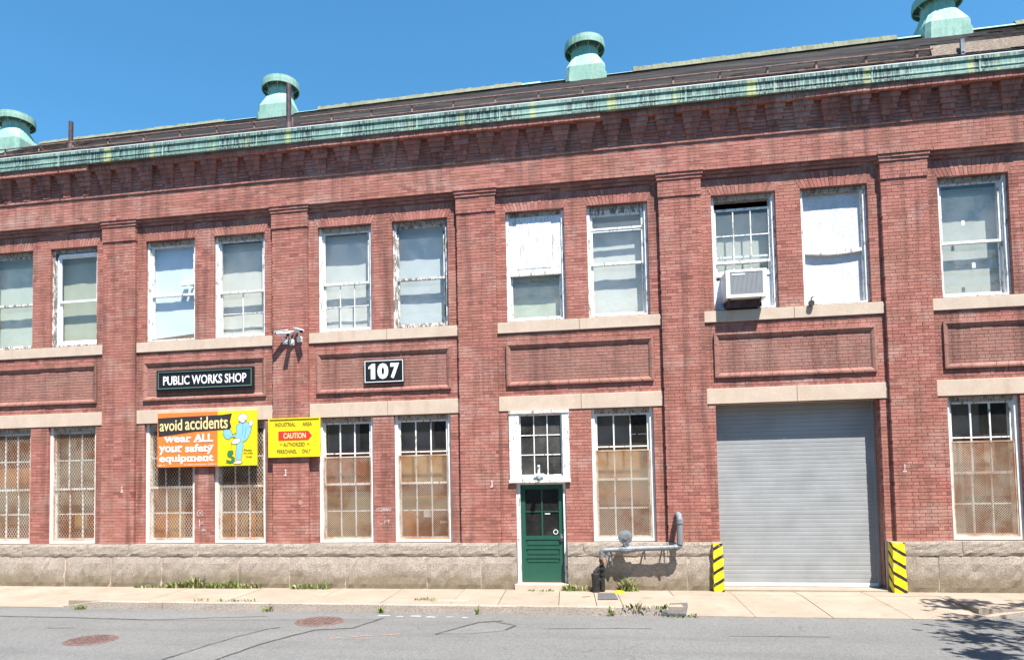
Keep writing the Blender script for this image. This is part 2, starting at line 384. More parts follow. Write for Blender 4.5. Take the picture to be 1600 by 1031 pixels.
def shared(name, me, parent, loc, scale=None, kind=None):
    o = bpy.data.objects.new(name, me); o.location = Vector(loc) - ORG[parent.name]; link(o, parent); ORG[o.name] = Vector(loc)
    if scale: o.scale = scale
    if kind: o['kind'] = kind
    return o
def text(mb, body, x0, x1, z0, z1, y, th=.004, bold=0.0, shear=0.0, slope=0.0, fit=True):
    cu = bpy.data.curves.new('t', 'FONT'); cu.body = body; cu.size = 1; cu.offset = bold; cu.resolution_u = 3; cu.shear = shear; cu.extrude = .5
    o = bpy.data.objects.new('t', cu); COL.objects.link(o)
    dg = bpy.context.evaluated_depsgraph_get(); me = bpy.data.meshes.new_from_object(o.evaluated_get(dg))
    vs = [v.co.copy() for v in me.vertices]; fs = [tuple(p.vertices) for p in me.polygons]
    bpy.data.objects.remove(o); bpy.data.curves.remove(cu); bpy.data.meshes.remove(me)
    ax, bx = min(v.x for v in vs), max(v.x for v in vs); ay, by = min(v.y for v in vs), max(v.y for v in vs)
    n = len(mb.v)
    for v in vs:
        X = x0 + (v.x - ax) / (bx - ax) * (x1 - x0)
        mb.v.append((X, y - th * (v.z + .5), z0 + (v.y - ay) / (by - ay) * (z1 - z0) + slope * (X - x0)))
    for f in fs: mb.f.append(tuple(n + i for i in f)); mb.m.append(mb.cm); mb.r.append(0)
def slab_poly(mb, pts, y, th):
    """flat printed shape standing in the XZ plane"""
    n = len(mb.v); k = len(pts)
    mb.v += [(x, y, z) for x, z in pts] + [(x, y - th, z) for x, z in pts]
    mb.f.append(tuple(n + k + i for i in range(k))); mb.m.append(mb.cm); mb.r.append(0)
    for i in range(k):
        j = (i + 1) % k; mb.f.append((n + i, n + j, n + k + j, n + k + i)); mb.m.append(mb.cm); mb.r.append(0)

# ------------------------------------------------------------------ sizes of the building
B = 4.27                   # bay
NB = 6                     # bays 0..5, pilasters 0..6
YB, YP, YF = .085, 0.0, -.05   # faces: bay wall, pilaster, frieze
PW = .42
Z_BASE, Z_LB, Z_LT, Z_SB, Z_ST, Z_UT, Z_CAP, Z_STR, Z_FR = .97, 3.765, 4.084, 5.446, 5.697, 8.10, 8.115, 8.465, 8.667
C_H = .0677; BL = .2085; JT = .009
XL, XR = -PW - .05, NB * B + PW + .05
UWIN = ((.64, 1.90), (2.375, 3.635)); LWIN = ((.625, 1.895), (2.365, 3.635))

bld = thing('workshop_building', 'long two-storey red brick workshop with copper gutter and dark slate roof', 'building', (13, 0, 0))
wall = MB(); bricks = MB(); pbricks = MB(); CAND = []

def subtract(iv, holes):
    for a, b in holes:
        out = []
        for s, e in iv:
            if b <= s or a >= e: out.append((s, e)); continue
            if a > s: out.append((s, a))
            if b < e: out.append((b, e))
        iv = out
    return iv
def lay(O, Ud, N, u0, u1, v0, v1, holes=(), depth=.11, kind='wall', trap=(), hdr=6, panel=None, cand=False):
    """brick courses on the plane through O: u along Ud, v up, N outward; holes (u0,u1,v0,v1); trap (uc, halfbottom, halftop, v0, v1)"""
    O = Vector(O); Ud = Vector(Ud); N = Vector(N); Vd = Vector((0, 0, 1))
    n = max(1, round((v1 - v0) / C_H)); ch = (v1 - v0) / n
    for i in range(n):
        a, b = v0 + i * ch, v0 + (i + 1) * ch; mid = (a + b) / 2
        hs = [(h[0], h[1]) for h in holes if h[2] < mid < h[3]]
        for uc, hb, ht, t0, t1 in trap:
            if t0 < mid < t1:
                w = hb + (ht - hb) * (mid - t0) / (t1 - t0); hs.append((uc - w, uc + w))
        gi = round((O.z + a) / C_H)
        header = hdr and gi % hdr == 0
        L = (.1 if header else BL) + JT
        for s, e in subtract([(u0, u1)], sorted(hs)):
            off = (gi % 2) * L / 2 + (.0 if not header else .03)
            k = math.floor((s - off) / L); u = off + k * L
            while u < e - .004:
                p, q = max(s, u), min(e, u + L - JT) + (.0025 if kind == 'wall' else 0)
                if q - p > .018:
                    w = U(-.0025, .002); wd = U(-.0012, .0012)
                    if R() < .02: w = -.0042
                    mb = bricks
                    if panel and panel[0] < (p + q) / 2 < panel[1] and panel[2] < mid < panel[3]: mb = pbricks
                    full = (q - p) > BL - .003 and mb is bricks and cand
                    z0, z1 = a + JT / 2 + wd, b - JT / 2 + wd
                    if full and q - p < BL + .003:
                        CAND.append((O + Ud * p + Vd * z0 + N * w, len(mb.f))); 
                    mb.cr = R()
                    P = [O + Ud * uu + Vd * vv + N * ww for vv in (z0, z1) for uu, ww in ((p, w), (q, w), (q, w - depth), (p, w - depth))]
                    mb.hexa(P, skip=(4,))
                u += L
def mortar_sheet(O, Ud, N, u0, u1, v0, v1, holes=(), depth=.105):
    O = Vector(O); Ud = Vector(Ud); N = Vector(N); Vd = Vector((0, 0, 1)); rec = -.007; ins = .005
    us = sorted({u0, u1, *[c for h in holes for c in h[:2] if u0 < c < u1]}); vs = sorted({v0, v1, *[c for h in holes for c in h[2:] if v0 < c < v1]})
    P = lambda u, v, w: O + Ud * u + Vd * v + N * w
    for i in range(len(us) - 1):
        for j in range(len(vs) - 1):
            cu, cv = (us[i] + us[i + 1]) / 2, (vs[j] + vs[j + 1]) / 2
            if any(h[0] < cu < h[1] and h[2] < cv < h[3] for h in holes): continue
            wall.poly((P(us[i], vs[j], rec), P(us[i + 1], vs[j], rec), P(us[i + 1], vs[j + 1], rec), P(us[i], vs[j + 1], rec)))
    for h in holes:
        a, b, c, d = max(u0, h[0]), min(u1, h[1]), max(v0, h[2]), min(v1, h[3])
        for (p, q) in (((a - .004, c), (a - .004, d)), ((b + .004, c), (b + .004, d)), ((a, d + .003), (b, d + .003)), ((a, c - .003), (b, c - .003))):
            if p[1] == q[1] and not v0 + .01 < p[1] < v1 - .01: continue
            if p[0] == q[0] and not u0 < p[0] < u1: continue
            wall.poly((P(p[0], p[1], rec), P(q[0], q[1], rec), P(q[0], q[1], -depth), P(p[0], p[1], -depth)))

EX, NY = (1, 0, 0), (0, -1, 0)
DOOR = (.755, 1.805)
for n in range(NB):
    o = n * B; lo, hi = PW, B - PW
    holes = [(lo - 1, hi + 1, Z_LB, Z_LT), (lo - 1, hi + 1, Z_SB, Z_ST)]
    for a, b in UWIN: holes.append((a, b, Z_ST, Z_UT))
    z0 = Z_BASE
    if n == 4: holes.append((.595, 3.69, 0, Z_LB))
    elif n == 3: holes += [(DOOR[0], DOOR[1], 0, 2.29), (.632, 1.905, 2.26, Z_LB), (*LWIN[1], 0, Z_LB)]
    else: holes += [(a, b, 0, Z_LB) for a, b in LWIN]
    tr = [((a + b) / 2, .63, .80 if True else 0, Z_UT, 8.44) for a, b in UWIN]
    lay((o, YB, 0), EX, NY, lo, hi, z0, Z_STR, holes, trap=tr, panel=(.62, 3.65, 4.33, 5.18), cand=True)
    mh = [h for h in holes]
    mortar_sheet((o, YB, 0), EX, NY, lo, hi, z0, Z_STR, mh)
    # string course: three corbelled courses under the frieze
    for k, yy in enumerate((.048, .002, -.05)):
        a = Z_STR + k * .0673
        lay((o, yy, 0), EX, NY, lo + .045 - k * .01, hi - .045 + k * .01, a, a + .0673, hdr=0, depth=.14); wall.box(o + lo, o + hi, yy + .007, yy + .15, a + .002, a + .066)
for n in range(NB + 1):
    o = n * B
    lay((o, YP, 0), EX, NY, -PW, PW, Z_BASE, Z_CAP, depth=.11, cand=True); wall.box(o - PW + .005, o + PW - .005, YP + .007, YP + .2, Z_BASE, Z_CAP)
    lay((o, YP - .022, 0), EX, NY, -PW - .012, PW + .012, Z_CAP, Z_STR, depth=.12, cand=True); wall.box(o - PW - .006, o + PW + .006, YP - .015, YP + .2, Z_CAP + .003, Z_STR)
    for k in range(3):
        a = Z_STR + k * .0673; w = PW + .012 + .017 * (k + 1); yy = YP - .022 - .019 * (k + 1)
        lay((o, yy, 0), EX, NY, -w, w, a, a + .0673, hdr=(1 if k == 2 else 0), depth=.15); wall.box(o - w + .005, o + w - .005, yy + .007, yy + .2, a + .003, a + .066)
wall.cm = 1
# frieze, narrow projecting course, wall behind the corbels
lay((0, YF, 0), EX, NY, XL, XR, Z_FR, 9.20, hdr=0, cand=True); mortar_sheet((0, YF, 0), EX, NY, XL, XR, Z_FR, 9.20)
lay((0, -.078, 0), EX, NY, XL, XR, 9.205, 9.262, hdr=0); wall.box(XL + .005, XR - .005, -.071, .05, 9.207, 9.26)
wall.cm = 0
for k in range(8):
    za, yy = 9.262 + k * .0665, -.062 - .0125 * k
    lay((0, yy, 0), EX, NY, XL, XR, za, za + .0665, hdr=0); wall.box(XL + .005, XR - .005, yy + .007, .05, za + .001, za + .0655)
# projecting brick band over the corbels: three lengths, each bulging a little out of true
def band(x0, x1, ya, yb):
    n = round((x1 - x0) / .1075)
    for k, (za, zb, hd) in enumerate(((9.775, 9.838, True), (9.842, 9.90, False), (9.904, 9.962, False))):
        L = .1075 if hd else .2175; u = x0 - (k % 2) * .11
        while u < x1 - .01:
            p, q = max(u, x0), min(u + L - .009, x1)
            if q - p > .02:
                y = ya + (yb - ya) * ((p + q) / 2 - x0) / (x1 - x0) + U(-.002, .002) + (0 if hd else .012)
                bricks.cr = R(); bricks.box(p, q, y, y + .12, za, zb)
            u += L
    wall.hexa(((x0 + .004, ya + .02, 9.778), (x1 - .004, yb + .02, 9.778), (x1 - .004, .0, 9.778), (x0 + .004, .0, 9.778), (x0 + .004, ya + .02, 9.97), (x1 - .004, yb + .02, 9.97), (x1 - .004, 0, 9.97), (x0 + .004, 0, 9.97)))
band(XL, 3.66, -.30, -.30); band(3.66, 9.6, -.25, -.325); band(9.6, 15.5, -.322, -.322); band(15.5, 20.6, -.255, -.325); band(20.6, XR, -.322, -.322)
# garage jamb returns
for u, sgn in ((4 * B + .595, 1), (4 * B + 3.69, -1)):
    lay((u, YB + .115, 0), (0, 1, 0), (sgn, 0, 0), 0, .30, .1, Z_LB, depth=.05, hdr=2); wall.box(min(u - sgn * .007, u - sgn * .06), max(u - sgn * .007, u - sgn * .06), YB + .115, YB + .45, 0, Z_LB)

wall.cm = 0
# side, back walls of the shell and dark rooms behind
wall.box(XL, XL + .3, .12, 9, 0, 9.9); wall.box(XR - .3, XR, .12, 9, 0, 9.9); wall.box(XL, XR, 9, 9.3, 0, 9.9)
wallo = wall.build('wall', [M['mortar'], M['mortarp']], bld, fixn=False)

# the bricks that show largest become parts of their own, the rest stay one joined part
def px_area(p):
    d = p - CAM; q = Matrix(rot).transposed() @ d; f = 1050.0
    x = 716.9 + f * q.x / -q.z; y = 715.7 - f * q.y / -q.z
    if not (8 < x < 1575 and 8 < y < 1020): return 0
    return (f / -q.z) ** 2 * (-d.normalized().y if True else 1) * (-1 if d.y < 0 else 1) * -1
best = sorted(CAND, key=lambda c: -abs(px_area(c[0])))[:300]
bset = {}
one = MB(); one.box(0, BL, 0, .11, 0, C_H - JT); brick_me = one.mesh('brick', M['brick'])
drop = set()
for P, fi in best:
    shared('brick', brick_me, wallo, P); drop.update(range(fi, fi + 5))
keep = [i for i in range(len(bricks.f)) if i not in drop]
bricks.f = [bricks.f[i] for i in keep]; bricks.m = [bricks.m[i] for i in keep]; bricks.r = [bricks.r[i] for i in keep]
bricks.build('brickwork', M['brick'], wallo, rnd=True, fixn=False, kind='stuff')
pbricks.build('panel_brickwork', M['pbrick'], wallo, rnd=True, fixn=False, kind='stuff')

# jack arches of splayed rubbed brick over the upper windows
for n in range(NB):
    for a, b in UWIN:
        xc = n * B + (a + b) / 2; k = MB(); nn = 18; z0, z1 = Z_UT + .004, 8.438
        for i in range(nn):
            for (s, e) in ((0, .56), (.56, 1)) if i % 2 else ((0, .44), (.44, 1)):
                za, zb = z0 + (z1 - z0) * s + .004, z0 + (z1 - z0) * e - .004
                wa = .625 + (.79 - .625) * s; wb = .625 + (.79 - .625) * e
                p = lambda w, t: xc - w + 2 * w * t
                ta, tb = (i + .06) / nn, (i + .94) / nn; y = YB - U(-.001, .003); k.cr = R()
                k.hexa(((p(wa, ta), y, za), (p(wa, tb), y, za), (p(wa, tb), y + .11, za), (p(wa, ta), y + .11, za), (p(wb, ta), y, zb), (p(wb, tb), y, zb), (p(wb, tb), y + .11, zb), (p(wb, ta), y + .11, zb)))
        k.build('jack_arch', M['brick'], bld, rnd=True, fixn=False, kind='stuff')

# corbels: stepped brick brackets under the projecting band
cb = MB()
for k in range(5):
    w = .095 + .095 * (k / 4); y = -.088 - .0362 * k; z = 9.262 + k * .1026
    m = MB
    for s, e in ((-w, -.004 + (.03 if k % 2 else -.02)), (.004 + (.03 if k % 2 else -.02), w)):
        cb.cr = R(); cb.box(s, e, y + U(-.003, .003), .0, z + .004, z + .0995)
    cb.cr = .05; cb.box(-w + .006, w - .006, y + .012, 0, z, z + .1026)
cme = cb.mesh('corbel', M['brick'], rnd=True)
for n in range(NB):
    for k in range(8): shared('corbel', cme, bld, (n * B + (k + .5) * B / 8, 0, 0))
# sandstone lintels and sills, two stones to a bay, joint near the middle
def stone(name, mat, x0, x1, yf, yb, z0, z1, top=0.0):
    m = MB(); e = .006
    m.hexa(((x0, yf, z0), (x1, yf, z0), (x1, yb, z0), (x0, yb, z0), (x0, yf, z1 - top), (x1, yf, z1 - top), (x1, yb, z1), (x0, yb, z1)))
    o = m.build(name, mat, bld); bv = o.modifiers.new('edge', 'BEVEL'); bv.width = e; bv.segments = 1
    return o
for n in range(NB):
    o = n * B; j = B / 2 + U(-.12, .12)
    for s, e in ((PW + .008, j - .003), (j + .003, B - PW - .008)):
        stone('lintel', M['sand'], o + s, o + e, YB - .014, .4, Z_LB + .003, Z_LT - .003)
        stone('sill', M['sand'], o + s, o + e, YB - .034, .4, Z_SB + .003, Z_ST - .003, .012)
# moulded brick frames of the blank panels
for n in range(NB):
    o = n * B; m = MB(); x0, x1, z0, z1 = o + .605, o + 3.665, 4.30, 5.215
    t = (.0, .046), (.035, .050), (.075, .030), (.10, .003)      # (inset, proud)
    for a in range(4):
        segs = 14 if a % 2 == 0 else 4
        for (i0, h0), (i1, h1) in zip(t[:-1], t[1:]):
            c = [((x0 + i, z0 + i), (x1 - i, z0 + i), (x1 - i, z1 - i), (x0 + i, z1 - i)) for i in (i0, i1)]
            A0, A1 = c[0][a], c[0][(a + 1) % 4]; B0, B1 = c[1][a], c[1][(a + 1) % 4]
            for s in range(segs):
                random.seed(n * 97 + a * 13 + s); jj = U(-.002, .002) if R() > .12 else -.006
                s0, s1 = s / segs + (.0012 if a % 2 == 0 else .004), (s + 1) / segs - (.0012 if a % 2 == 0 else .004)
                L = lambda p, q, tt: (p[0] + (q[0] - p[0]) * tt, p[1] + (q[1] - p[1]) * tt)
                P = [L(A0, A1, s0), L(A0, A1, s1), L(B0, B1, s1), L(B0, B1, s0)]; hh = (h0, h0, h1, h1); m.cr = (.05 + .4 * R())
                m.hexa([(p[0], YB + .02, p[1]) for p in P] + [(p[0], YB - h - jj, p[1]) for p, h in zip(P, hh)])
        # outer edge
    m.build('panel_frame', M['pbrick'], bld, rnd=True)
random.seed(21)
# ------------------------------------------------------------------ granite base
def rough_block(name, mat, x0, x1, yf, z0, z1, parent, amp=.018, topdepth=.16, ny=5):
    nx = max(3, int((x1 - x0) / .09)); bm = bmesh.new(); o = ORG[parent.name]; sd = U(0, 50)
    g = []
    for j in range(ny + 1):
        row = []
        for i in range(nx + 1):
            x = x0 + (x1 - x0) * i / nx; z = z0 + (z1 - z0) * j / ny
            edge = min(i, nx - i, j, ny - j)
            d = noise.fractal(Vector((x * 7.0 + sd, z * 11.0, 1.7)), .8, 2.0, 3) * amp * 1.2 + (amp if edge else -.004)
            row.append(bm.verts.new((x - o.x, yf - d - o.y, z - o.z)))
        g.append(row)
    for j in range(ny):
        for i in range(nx): bm.faces.new((g[j][i], g[j][i + 1], g[j + 1][i + 1], g[j + 1][i]))
    bt = [bm.verts.new((v.co.x, yf + topdepth - o.y, v.co.z)) for v in g[ny]]
    for i in range(nx): bm.faces.new((g[ny][i], g[ny][i + 1], bt[i + 1], bt[i]))
    for c in (0, nx):
        col = [g[j][c] for j in range(ny + 1)]; bk = [bm.verts.new((v.co.x, yf + topdepth - o.y, v.co.z)) for v in col]
        for j in range(ny): bm.faces.new((col[j], col[j + 1], bk[j + 1], bk[j]))
    bmesh.ops.recalc_face_normals(bm, faces=bm.faces)
    me = bpy.data.meshes.new(name); bm.to_mesh(me); bm.free(); me.materials.append(mat)
    ob = bpy.data.objects.new(name, me); link(ob, parent); ORG[ob.name] = o; return ob
DX0, DX1 = 3 * B + DOOR[0], 3 * B + DOOR[1]; GX0, GX1 = 4 * B + .595, 4 * B + 3.69
capj = [XL, .55, 1.83, 3.56, 4.60, 6.31, 8.30, 9.0, 10.72, 12.34, 13.17, DX0, None, DX1, 14.95, 16.62, GX0, None, GX1, 22.05, 23.7, 25.1, XR]
lowj = [XL, 1.0, 2.95, 4.15, 5.43, 7.30, 8.52, 9.82, 11.63, 12.80, DX0, None, DX1, 15.2, 17.0, GX0, None, GX1, 21.62, 23.12, 24.6, XR]
def course(js, mat, yf, z0, z1, amp):
    for a, b in zip(js[:-1], js[1:]):
        if a is None or b is None: continue
        rough_block('granite_block', mat, a + .006, b - .006, yf, z0, z1, bld, amp)
course(capj, M['granite'], -.054, .70, Z_BASE, .010); course(lowj, M['graniteb'], -.045, -.05, .688, .018)
for a, b in ((XL + .01, DX0 - .02), (DX1 + .02, GX0 - .02), (GX1 + .02, XR - .01)):
    mm = MB(); mm.box(a, b, -.035, .2, -.1, .965); mm.build('base_mortar', M['sand'], bld)

# ------------------------------------------------------------------ windows
def wavy(x0, x1, z0, z1, y, amp, seed=0, nx=10, nz=14):
    m = MB(); g = {}
    for j in range(nz + 1):
        for i in range(nx + 1):
            x = x0 + (x1 - x0) * i / nx; z = z0 + (z1 - z0) * j / nz
            g[i, j] = len(m.v); m.v.append((x, y + amp * (noise.noise(Vector((x * 2.2, z * .9, seed))) + .5 * noise.noise(Vector((x * 6, z * 2, seed + 9)))), z))
    for j in range(nz):
        for i in range(nx): m.f.append((g[i, j], g[i + 1, j], g[i + 1, j + 1], g[i, j + 1])); m.m.append(0); m.r.append(0)
    return m
def frame(x0, x1, z0, z1, yf, w=.06, head=.075, foot=.05, mat='white', depth=.20):
    m = MB(); e = .002
    m.box(x0 + e, x0 + w, yf, yf + depth, z0, z1 - e); m.box(x1 - w, x1 - e, yf, yf + depth, z0, z1 - e)
    m.box(x0 + w, x1 - w, yf - .01, yf + depth, z0 + e, z0 + foot); hd = MB(); hd.box(x0 + w, x1 - w, yf + .004, yf + depth, z1 - head * .55, z1 - e); hd.box(x0 + w, x1 - w, yf + .018, yf + depth, z1 - head, z1 - head * .55)
    # outer moulding fillets
    m.box(x0 + w, x0 + w + .018, yf + .035, yf + depth, z0 + foot, z1 - head); m.box(x1 - w - .018, x1 - w, yf + .035, yf + depth, z0 + foot, z1 - head)
    wo = m.build('window', M[mat], bld); hd.build('frame_head', M['greywood'], wo); return wo
def sash(win, x0, x1, z0, z1, y, cols=1, rows=1, st=.042, top=.04, bot=.05, mu=.018, mat='white', glass='glassw', th=.036):
    m = MB(); m.box(x0, x0 + st, y, y + th, z0, z1); m.box(x1 - st, x1, y, y + th, z0, z1)
    m.box(x0 + st, x1 - st, y + .001, y + th, z1 - top, z1 - .001); m.box(x0 + st, x1 - st, y + .001, y + th, z0 + .001, z0 + bot)
    gx0, gx1, gz0, gz1 = x0 + st, x1 - st, z0 + bot, z1 - top; cw, chh = (gx1 - gx0) / cols, (gz1 - gz0) / rows
    for i in range(1, cols): m.box(gx0 + i * cw - mu / 2, gx0 + i * cw + mu / 2, y + .004, y + th - .004, gz0, gz1)
    for j in range(1, rows): m.box(gx0, gx1, y + .006, y + th - .006, gz0 + j * chh - mu / 2, gz0 + j * chh + mu / 2)
    m.build('sash', M[mat], win)
    for i in range(cols):
        for j in range(rows):
            p = MB(); yy = y + th * .55
            p.poly(((gx0 + i * cw, yy, gz0 + j * chh), (gx0 + i * cw + cw, yy, gz0 + j * chh), (gx0 + i * cw + cw, yy, gz0 + j * chh + chh), (gx0 + i * cw, yy, gz0 + j * chh + chh)))
            p.build('pane', M[glass], win, fixn=False)
def blind(win, mat, x0, x1, z0, z1, y=.42, amp=.012, seed=0):
    w = wavy(x0, x1, z0, z1, y, amp, seed); return w.build('blind', M[mat], win, fixn=False, smooth=True)
YW = .165     # outer face of the timber frames
def upper(n, s, spec):
    a, b = UWIN[s]; x0, x1 = n * B + a, n * B + b; z0, z1 = Z_ST + .003, Z_UT - .002
    w = frame(x0, x1, z0, z1, YW, mat=spec.get('fmat', 'white'), w=.065, head=.085, foot=.05)
    if 'label' in spec: w['label'] = spec['label']
    i0, i1 = x0 + .083, x1 - .083; zm = z0 + .045 + (z1 - z0 - .13) * spec.get('mid', .47)
    if spec.get('up', True):
        c = spec.get('ug', (1, 1)); sash(w, i0, i1, zm - .02, z1 - .087, YW + .06, *c, mat=spec.get('smat', 'white'), glass=spec.get('glass', 'glassw'))
    if spec.get('lo', True):
        c = spec.get('lg', (1, 1)); sash(w, i0, i1, z0 + .052, zm + .02, YW + .10, *c, mat=spec.get('smat', 'white'), glass=spec.get('glass', 'glassw'), bot=.06)
    if spec.get('blind'): blind(w, spec['blind'], i0 - .06, i1 + .06, z0 + .03, z1 - spec.get('gap', .02), spec.get('by', .43), .012, n * 2 + s)
    return w, x0, x1, z0, z1, zm, i0, i1
upper(0, 0, dict(blind='blind_green', fmat='whiteold', smat='whiteold', gap=.06))
w, x0, x1, z0, z1, zm, i0, i1 = upper(0, 1, dict(fmat='whiteold', up=False, lo=False, blind='blind_olive', label='peeling old frame with a newer bright white sash window inside'))
m = MB(); nx0 = i0 + .06; m.box(nx0 - .03, nx0, YW + .03, .3, z0 + .06, z1 - .11); m.box(x1 - .075, x1 - .06, YW + .03, .3, z0 + .06, z1 - .11); m.box(nx0 - .03, x1 - .06, YW + .03, .3, z1 - .16, z1 - .11); m.box(nx0 - .03, x1 - .06, YW + .02, .3, z0 + .052, z0 + .12); m.build('insert_frame', M['vinyl'], w)
sash(w, nx0, x1 - .075, zm - .01, z1 - .16, YW + .06, 1, 1, mat='vinyl', glass='glass', mu=.006, st=.045); sash(w, nx0, x1 - .075, z0 + .12, zm + .035, YW + .095, 1, 1, mat='vinyl', glass='glass', mu=.006, st=.05)
w, x0, x1, z0, z1, zm, i0, i1 = upper(1, 0, dict(blind='blind_bluewhite', by=.36, label='window with pale blue-white boards and two small vent hoods behind the glass', glass='glass'))
for k in range(2):
    m = MB(); hx = i1 - .36 + k * .2; hz = zm + .22
    m.hexa(((hx, .17, hz), (hx + .15, .17, hz), (hx + .15, .30, hz), (hx, .30, hz), (hx + .03, .22, hz + .10), (hx + .15, .22, hz + .10), (hx + .15, .30, hz + .10), (hx + .03, .30, hz + .10))); m.build('vent_hood', M['vinyl'], w)
m = MB(); m.hexa(((i0, YW + .03, z0 + .05), (i1, YW + .03, z0 + .05), (i1, YW + .08, z0 + .05), (i0, YW + .08, z0 + .05), (i0, YW + .03, z0 + .075), (i1, YW + .03, z0 + .16), (i1, YW + .08, z0 + .16), (i0, YW + .08, z0 + .075))); m.build('loose_rail', M['plank'], w)
upper(1, 1, dict(blind='blind_cream', lg=(2, 2), gap=.10, mid=.46))
upper(2, 0, dict(blind='blind_pale', lg=(3, 2), gap=.10, mid=.47)); upper(2, 1, dict(blind='blind_bluegrey', fmat='whiteold', smat='whiteold', gap=.0))
w, x0, x1, z0, z1, zm, i0, i1 = upper(3, 0, dict(blind='blind_sage', up=False, mid=.44, label='window with its upper half covered by a flaking white board'))
m = MB(); t = z1 - .087; m.box(i0, i1, YW + .04, YW + .06, zm - .03, t); bx = m.build('board', M['whiteboard'], w)
m = MB(); a, b, c, d = i0 + .15, i1 - .20, zm + .13, t - .10
m.box(a, b, YW + .028, YW + .04, c, d); m.build('raised_board', M['whiteboard'], w)
m = MB(); m.box(i0, i1, YW + .02, YW + .05, zm - .03, zm + .10); m.box(i1 - .17, i1, YW + .024, YW + .04, zm + .10, t - .3); m.build('batten', M['white'], w)
w, x0, x1, z0, z1, zm, i0, i1 = upper(3, 1, dict(blind='blind_pale', up=False, mid=.49, gap=.0))
zt = z1 - .48; sash(w, i0, i1, zt - .02, z1 - .16, YW + .05, 1, 1, bot=.045); sash(w, i0, i1, zm - .02, zt - .022, YW + .06, 1, 1)
m = MB(); m.box(i0 - .02, i1 + .02, YW + .03, YW + .12, z1 - .16, z1 - .085); m.build('head_board', M['whiteold'], w)
w, x0, x1, z0, z1, zm, i0, i1 = upper(4, 0, dict(up=False, lo=False, blind=None, label='window with an air conditioner hole and a dropped upper sash'))
blind(w, 'blind_grey', i0 - .06, i1 + .06, z0 + .75, z1 - .30, .46)
sash(w, i0, i1, z0 + 1.0, z1 - .25, YW + .06, 3, 2, st=.03, mu=.022, bot=.05); sash(w, i0, i1, z0 + .78, z0 + 1.98 - .88 + .06, YW + .10, 3, 1, st=.04, mu=.022, bot=.06)
m = MB(); m.box(i0, i0 + .31, YW + .10, YW + .13, z0 + .05, z0 + .66); m.box(i1 - .20, i1, YW + .10, YW + .13, z0 + .05, z0 + .72); m.build('filler_board', M['blind_bluewhite'], w)
m = MB(); m.box(i0, i1, YW + .08, YW + .14, z0 + .73, z0 + .785); m.build('filler_rail', M['white'], w)
w, x0, x1, z0, z1, zm, i0, i1 = upper(4, 1, dict(up=False, lo=False, blind=None, label='window boarded over with two white painted boards'))
for k, (za, zb, y) in enumerate(((zm + .035, z1 - .087, YW + .10), (z0 + .052, zm - .01, YW + .13))):
    wv = wavy(i0, i1, za, zb, y, .006, 33 + k); wv.build('board', M['whitewash'], w, fixn=False, smooth=True)
m = MB(); ns = 12
for i in range(ns):
    f = lambda t: zm - .045 * math.sin(math.pi * t) + .0
    a, b = i / ns, (i + 1) / ns; xa, xb = i0 + (i1 - i0) * a, i0 + (i1 - i0) * b
    m.hexa(((xa, YW + .05, f(a) - .02), (xb, YW + .05, f(b) - .02), (xb, YW + .14, f(b) - .02), (xa, YW + .14, f(a) - .02), (xa, YW + .05, zm + .04), (xb, YW + .05, zm + .04), (xb, YW + .14, zm + .04), (xa, YW + .14, zm + .04)))
m.build('sagging_rail', M['white'], w)
w, x0, x1, z0, z1, zm, i0, i1 = upper(5, 0, dict(blind='blind_grey', gap=.13, mid=.47))
m = MB()
for sx, sz, sw, sh in ((.40, 1.46, .055, .10), (.55, .60, .06, .10)): m.box(i0 + sx, i0 + sx + sw, YW + .075, YW + .078, z0 + sz, z0 + sz + sh)
m.build('sticker', M['sticker'], w)
upper(5, 1, dict(blind='blind_pale', lg=(2, 2), gap=.1))

def grille(win, x0, x1, z0, z1, y, px, pz, t):
    m = MB(); d = .005; b = .028
    cx0, cx1, cz0, cz1 = x0 + b * .5, x1 - b * .5, z0 + b * .5, z1 - b * .5
    k = pz / px; Wd, H = cx1 - cx0, cz1 - cz0
    for sg in (1, -1):
        # lines z = c + sg*k*(x-cx0)
        c = cz0 - (k * Wd if sg > 0 else 0); end = cz1 + (0 if sg > 0 else k * Wd); c = math.floor((c - cz0) / pz) * pz + cz0
        while c < end:
            pts = []
            xa, xb = cx0, cx1; za, zb = c, c + sg * k * Wd
            # clip to the frame
            lo, hi = 0.0, 1.0; dz = zb - za
            for lim, s in ((cz0, 1), (cz1, -1)):
                f0 = s * (za - lim); df = s * dz
                if abs(df) > 1e-9:
                    tt = -f0 / df
                    if df > 0: lo = max(lo, tt)
                    else: hi = min(hi, tt)
            if hi - lo > .01: m.bar((xa + Wd * lo, y - (.003 if sg > 0 else 0), za + dz * lo), (xa + Wd * hi, y - (.003 if sg > 0 else 0), za + dz * hi), t, d)
            c += pz
    g = m.build('grille', M['grille'], win, fixn=False)
    m = MB(); m.box(x0, x0 + b, y - .014, y + .008, z0, z1); m.box(x1 - b, x1, y - .014, y + .008, z0, z1); m.box(x0 + b, x1 - b, y - .013, y + .008, z1 - b, z1); m.box(x0 + b, x1 - b, y - .013, y + .008, z0, z0 + b * 1.4)
    m.build('grille_frame', M['grille'], win)
